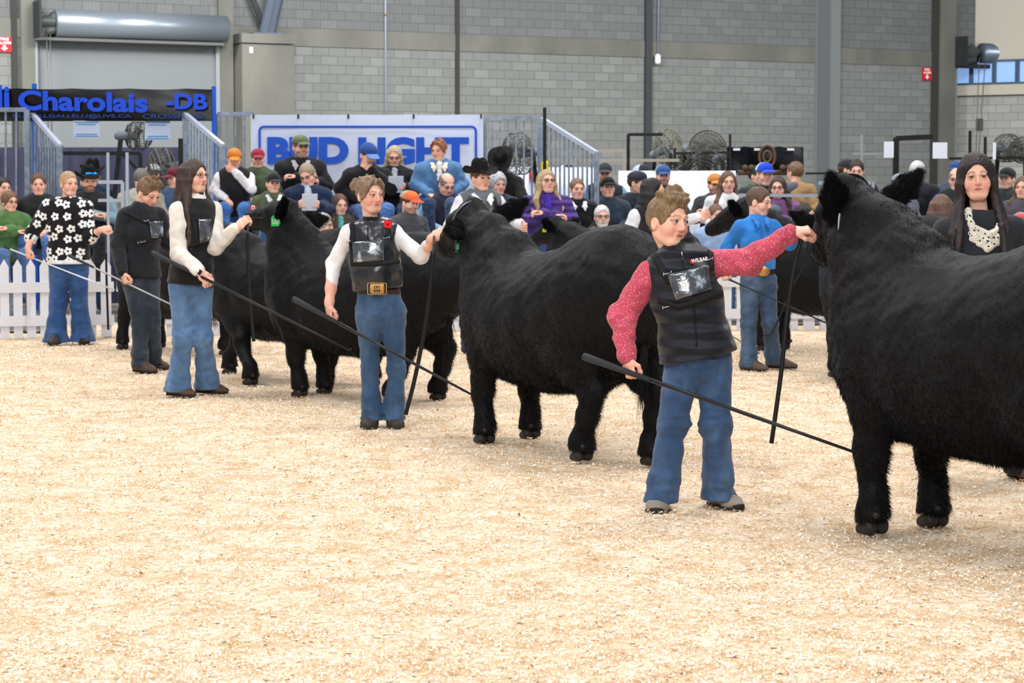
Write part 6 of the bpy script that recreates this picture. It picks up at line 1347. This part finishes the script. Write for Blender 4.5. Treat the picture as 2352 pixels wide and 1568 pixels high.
# right of the stair railing
spect('older man in a black and white cap with a light blue sleeved vest', 1389, 368, 24.2, 1.06, 'side', 8, 0, 4, hair='short', hc=(150, 140, 134), cap_=(58, 62, 68), cap2=(210, 214, 222), vest=(40, 46, 54), sl=(126, 176, 222), stand=True, tw=1.1)
spect('boy in a flat black cap and slate hoodie', 1396, 402, 22.3, .96, 'lap', 6, 10, -6, hair='short', hc=(50, 40, 34), cap_=(26, 28, 30), top=(48, 62, 78), hood=True, tw=1.1)
spect('white bearded old man with glasses and a brown collar', 1383, 470, 20.9, 1.0, 'lap', 4, 6, 0, hair='short', hc=(206, 206, 208), top=(92, 84, 74), beard=((224, 222, 222), .85), gl=True, tw=1.05)
spect('man in a navy cap and navy jacket looking right', 1464, 388, 23.0, 1.06, 'lap', 24, 60, 4, hair='short', cap_=(40, 48, 58), top=(32, 38, 50), hood=True, tw=1.12)
spect('man in a light grey and black cap talking behind the navy jacket', 1475, 374, 25.0, 1.0, 'side', -20, 60, hair='short', cap_=(42, 44, 50), cap2=(180, 196, 222), top=(60, 60, 66), stand=True)
spect('bearded man in a blue and white cap with an orange patch', 1523, 374, 24.0, 1.02, 'side', 6, 4, 2, hair='short', cap_=(52, 88, 146), cap2=(206, 214, 228), top=(70, 76, 86), stand=True, beard=((120, 90, 70), .7), hc=(110, 84, 62))
spect('person in a black cap with back turned', 1551, 384, 25.0, 1.02, 'side', 150, 150, hair='short', cap_=(20, 21, 24), top=(62, 70, 82), stand=True)
spect('man in a tan cap writing on a card', 1642, 394, 23.6, 1.0, 'fold', -14, 8, 4, hair='short', hc=(60, 46, 38), cap_=(206, 140, 74), top=(56, 58, 64), beard=((90, 66, 52), .5), collar=(70, 72, 70))
spect('woman with long brown hair and a white sweater', 1672, 392, 22.2, 1.02, 'lap', -6, 4, 0, hair='long', hc=(104, 76, 56), top=(226, 226, 228), male=False, ll=.32)
spect('pink cheeked man half hidden behind the black heifer head', 1645, 468, 21.2, .95, 'lap', 0, 20, 4, hair='short', hc=(110, 84, 66), top=(150, 176, 214))
spect('big man in a bright blue cap and dark shirt', 1757, 368, 23.4, 1.12, 'side', 6, 14, 0, hair='short', hc=(150, 116, 84), cap_=(34, 74, 214), cap2=(226, 232, 246), top=(36, 42, 54), stand=True, tw=1.15)
spect('person in a dark green cap and jacket behind the big man', 1738, 376, 25.6, 1.0, 'side', -20, 50, hair='short', cap_=(28, 78, 56), top=(60, 110, 72), stand=True)
spect('woman in a purple sweater with glasses and dark hair', 1787, 404, 21.6, 1.02, 'fold', -10, -12, 2, hair='long', hc=(66, 52, 46), top=(128, 86, 140), male=False, gl=True, ll=.20)
spect('man in a tan work jacket with a grey hood, back turned', 1826, 370, 24.8, 1.06, 'side', 150, 215, 0, hair='short', hc=(120, 92, 70), top=(160, 128, 88), stand=True, hood=(96, 104, 118), tw=1.12)
spect('small person in a grey cap right behind the boy in the blue shirt', 1777, 466, 21.4, .9, 'lap', -20, -30, hair='short', cap_=(96, 106, 118), top=(60, 66, 80), hc=(90, 80, 76))
spect('black haired woman in profile behind the raised hands', 1850, 468, 21.0, 1.0, 'lap', 60, 64, 0, hair='tied', hc=(28, 26, 30), top=(60, 66, 84), male=False)
spect('dark haired man looking down left of the heifer ears', 1968, 366, 23.4, 1.04, 'side', -4, -10, 8, hair='short', hc=(52, 42, 38), top=(34, 36, 44), stand=True)
spect('man in a dark cap behind the dark haired man', 1946, 362, 25.6, 1.0, 'side', 60, 70, hair='short', cap_=(40, 44, 52), top=(70, 60, 70), stand=True)
spect('man in a grey cap and grey jacket right of the heifer head', 2072, 393, 22.6, 1.04, 'lap', 40, 60, 2, hair='short', cap_=(150, 160, 174), top=(112, 118, 130), tw=1.1, hc=(60, 56, 54))
spect('white haired man in a black jacket turned away', 2108, 368, 23.6, 1.08, 'side', 140, 150, 0, hair='short', hc=(206, 204, 206), top=(26, 30, 38), stand=True, tw=1.15)
spect('bald man with glasses in a royal blue shirt and dark jacket', 2197, 384, 22.4, 1.04, 'lap', -8, -16, 6, hair='bald', hc=(130, 124, 120), vest=(30, 44, 44), sl=(36, 70, 170), gl=True)
spect('person in a blue and grey striped cap above the bald man', 2198, 366, 24.8, 1.0, 'side', -20, -30, hair='short', cap_=(44, 80, 140), cap2=(150, 166, 190), top=(80, 92, 110), stand=True)
spect('person in a black cap with a red badge low beside the black neck', 2080, 484, 21.2, .92, 'lap', -10, -10, 12, hair='short', cap_=(28, 28, 32), top=(70, 74, 88))
spect('woman with long brown hair seen from behind left of the judge', 2163, 446, 16.2, .96, 'side', 170, 165, 0, hair='long', hc=(96, 70, 58), top=(26, 28, 32), male=False, stand=True, ll=.36, pants=(40, 44, 52))
spect('man in a dark cap and green jacket right of the judge', 2314, 380, 22.8, 1.0, 'side', -30, -40, hair='short', cap_=(38, 40, 44), top=(40, 58, 56), stand=True)
spect('brown haired woman in grey at the right edge', 2350, 404, 21.6, 1.0, 'lap', -20, -30, hair='long', hc=(100, 78, 66), top=(84, 78, 88), male=False, ll=.2)
spect('person in a red and white cap low at the right edge', 2344, 484, 20.6, .96, 'lap', -10, -20, 10, hair='short', cap_=(206, 84, 84), cap2=(226, 226, 232), top=(60, 60, 66), hc=(150, 146, 144))
# handlers at the back of the ring
hat = spect('young man in a black cowboy hat, white shirt and grey vest reaching to a heifer', 1104, 362, 19.4, 1.0, 'side', 14, 34, 2, hair='short', hc=(92, 66, 44), vest=(96, 104, 112), sl=(228, 232, 240), hatc=(14, 14, 16), collar=(230, 234, 242), stand=True, pants=(40, 50, 70), kw={'b': ((1168, 505, 19.4), (1198, 517, 19.2))})
for g in ('a', 'b'):
    B = hat[2]; a = lerp(B['sh'][g], B['nk'], .35); obj('harness_strap', ribbon(smooth_path([a+A(0, 0, .075), a+B['F']*.145-A(0, 0, .03), a+B['F']*.165-A(0, 0, .25)], 12), -B['F']*-1, .03, .004), webb, hat[0])
spect('tall handler with very long black hair, white sleeve stretched to a heifer', 1502, 408, 19.4, 1.0, 'side', 30, 70, 2, hair='long', hc=(24, 20, 24), top=(30, 30, 36), sl=(222, 226, 234), male=False, stand=True, ll=.50, kw={'b': ((1560, 512, 19.3), (1606, 497, 19.2))})
stick(W(1640, 745, 19.0), W(1745, 812, 18.8), 'thin show stick low behind the boy in the blue shirt', r=(.008, .005))
# people by the railings: a hand on the rail
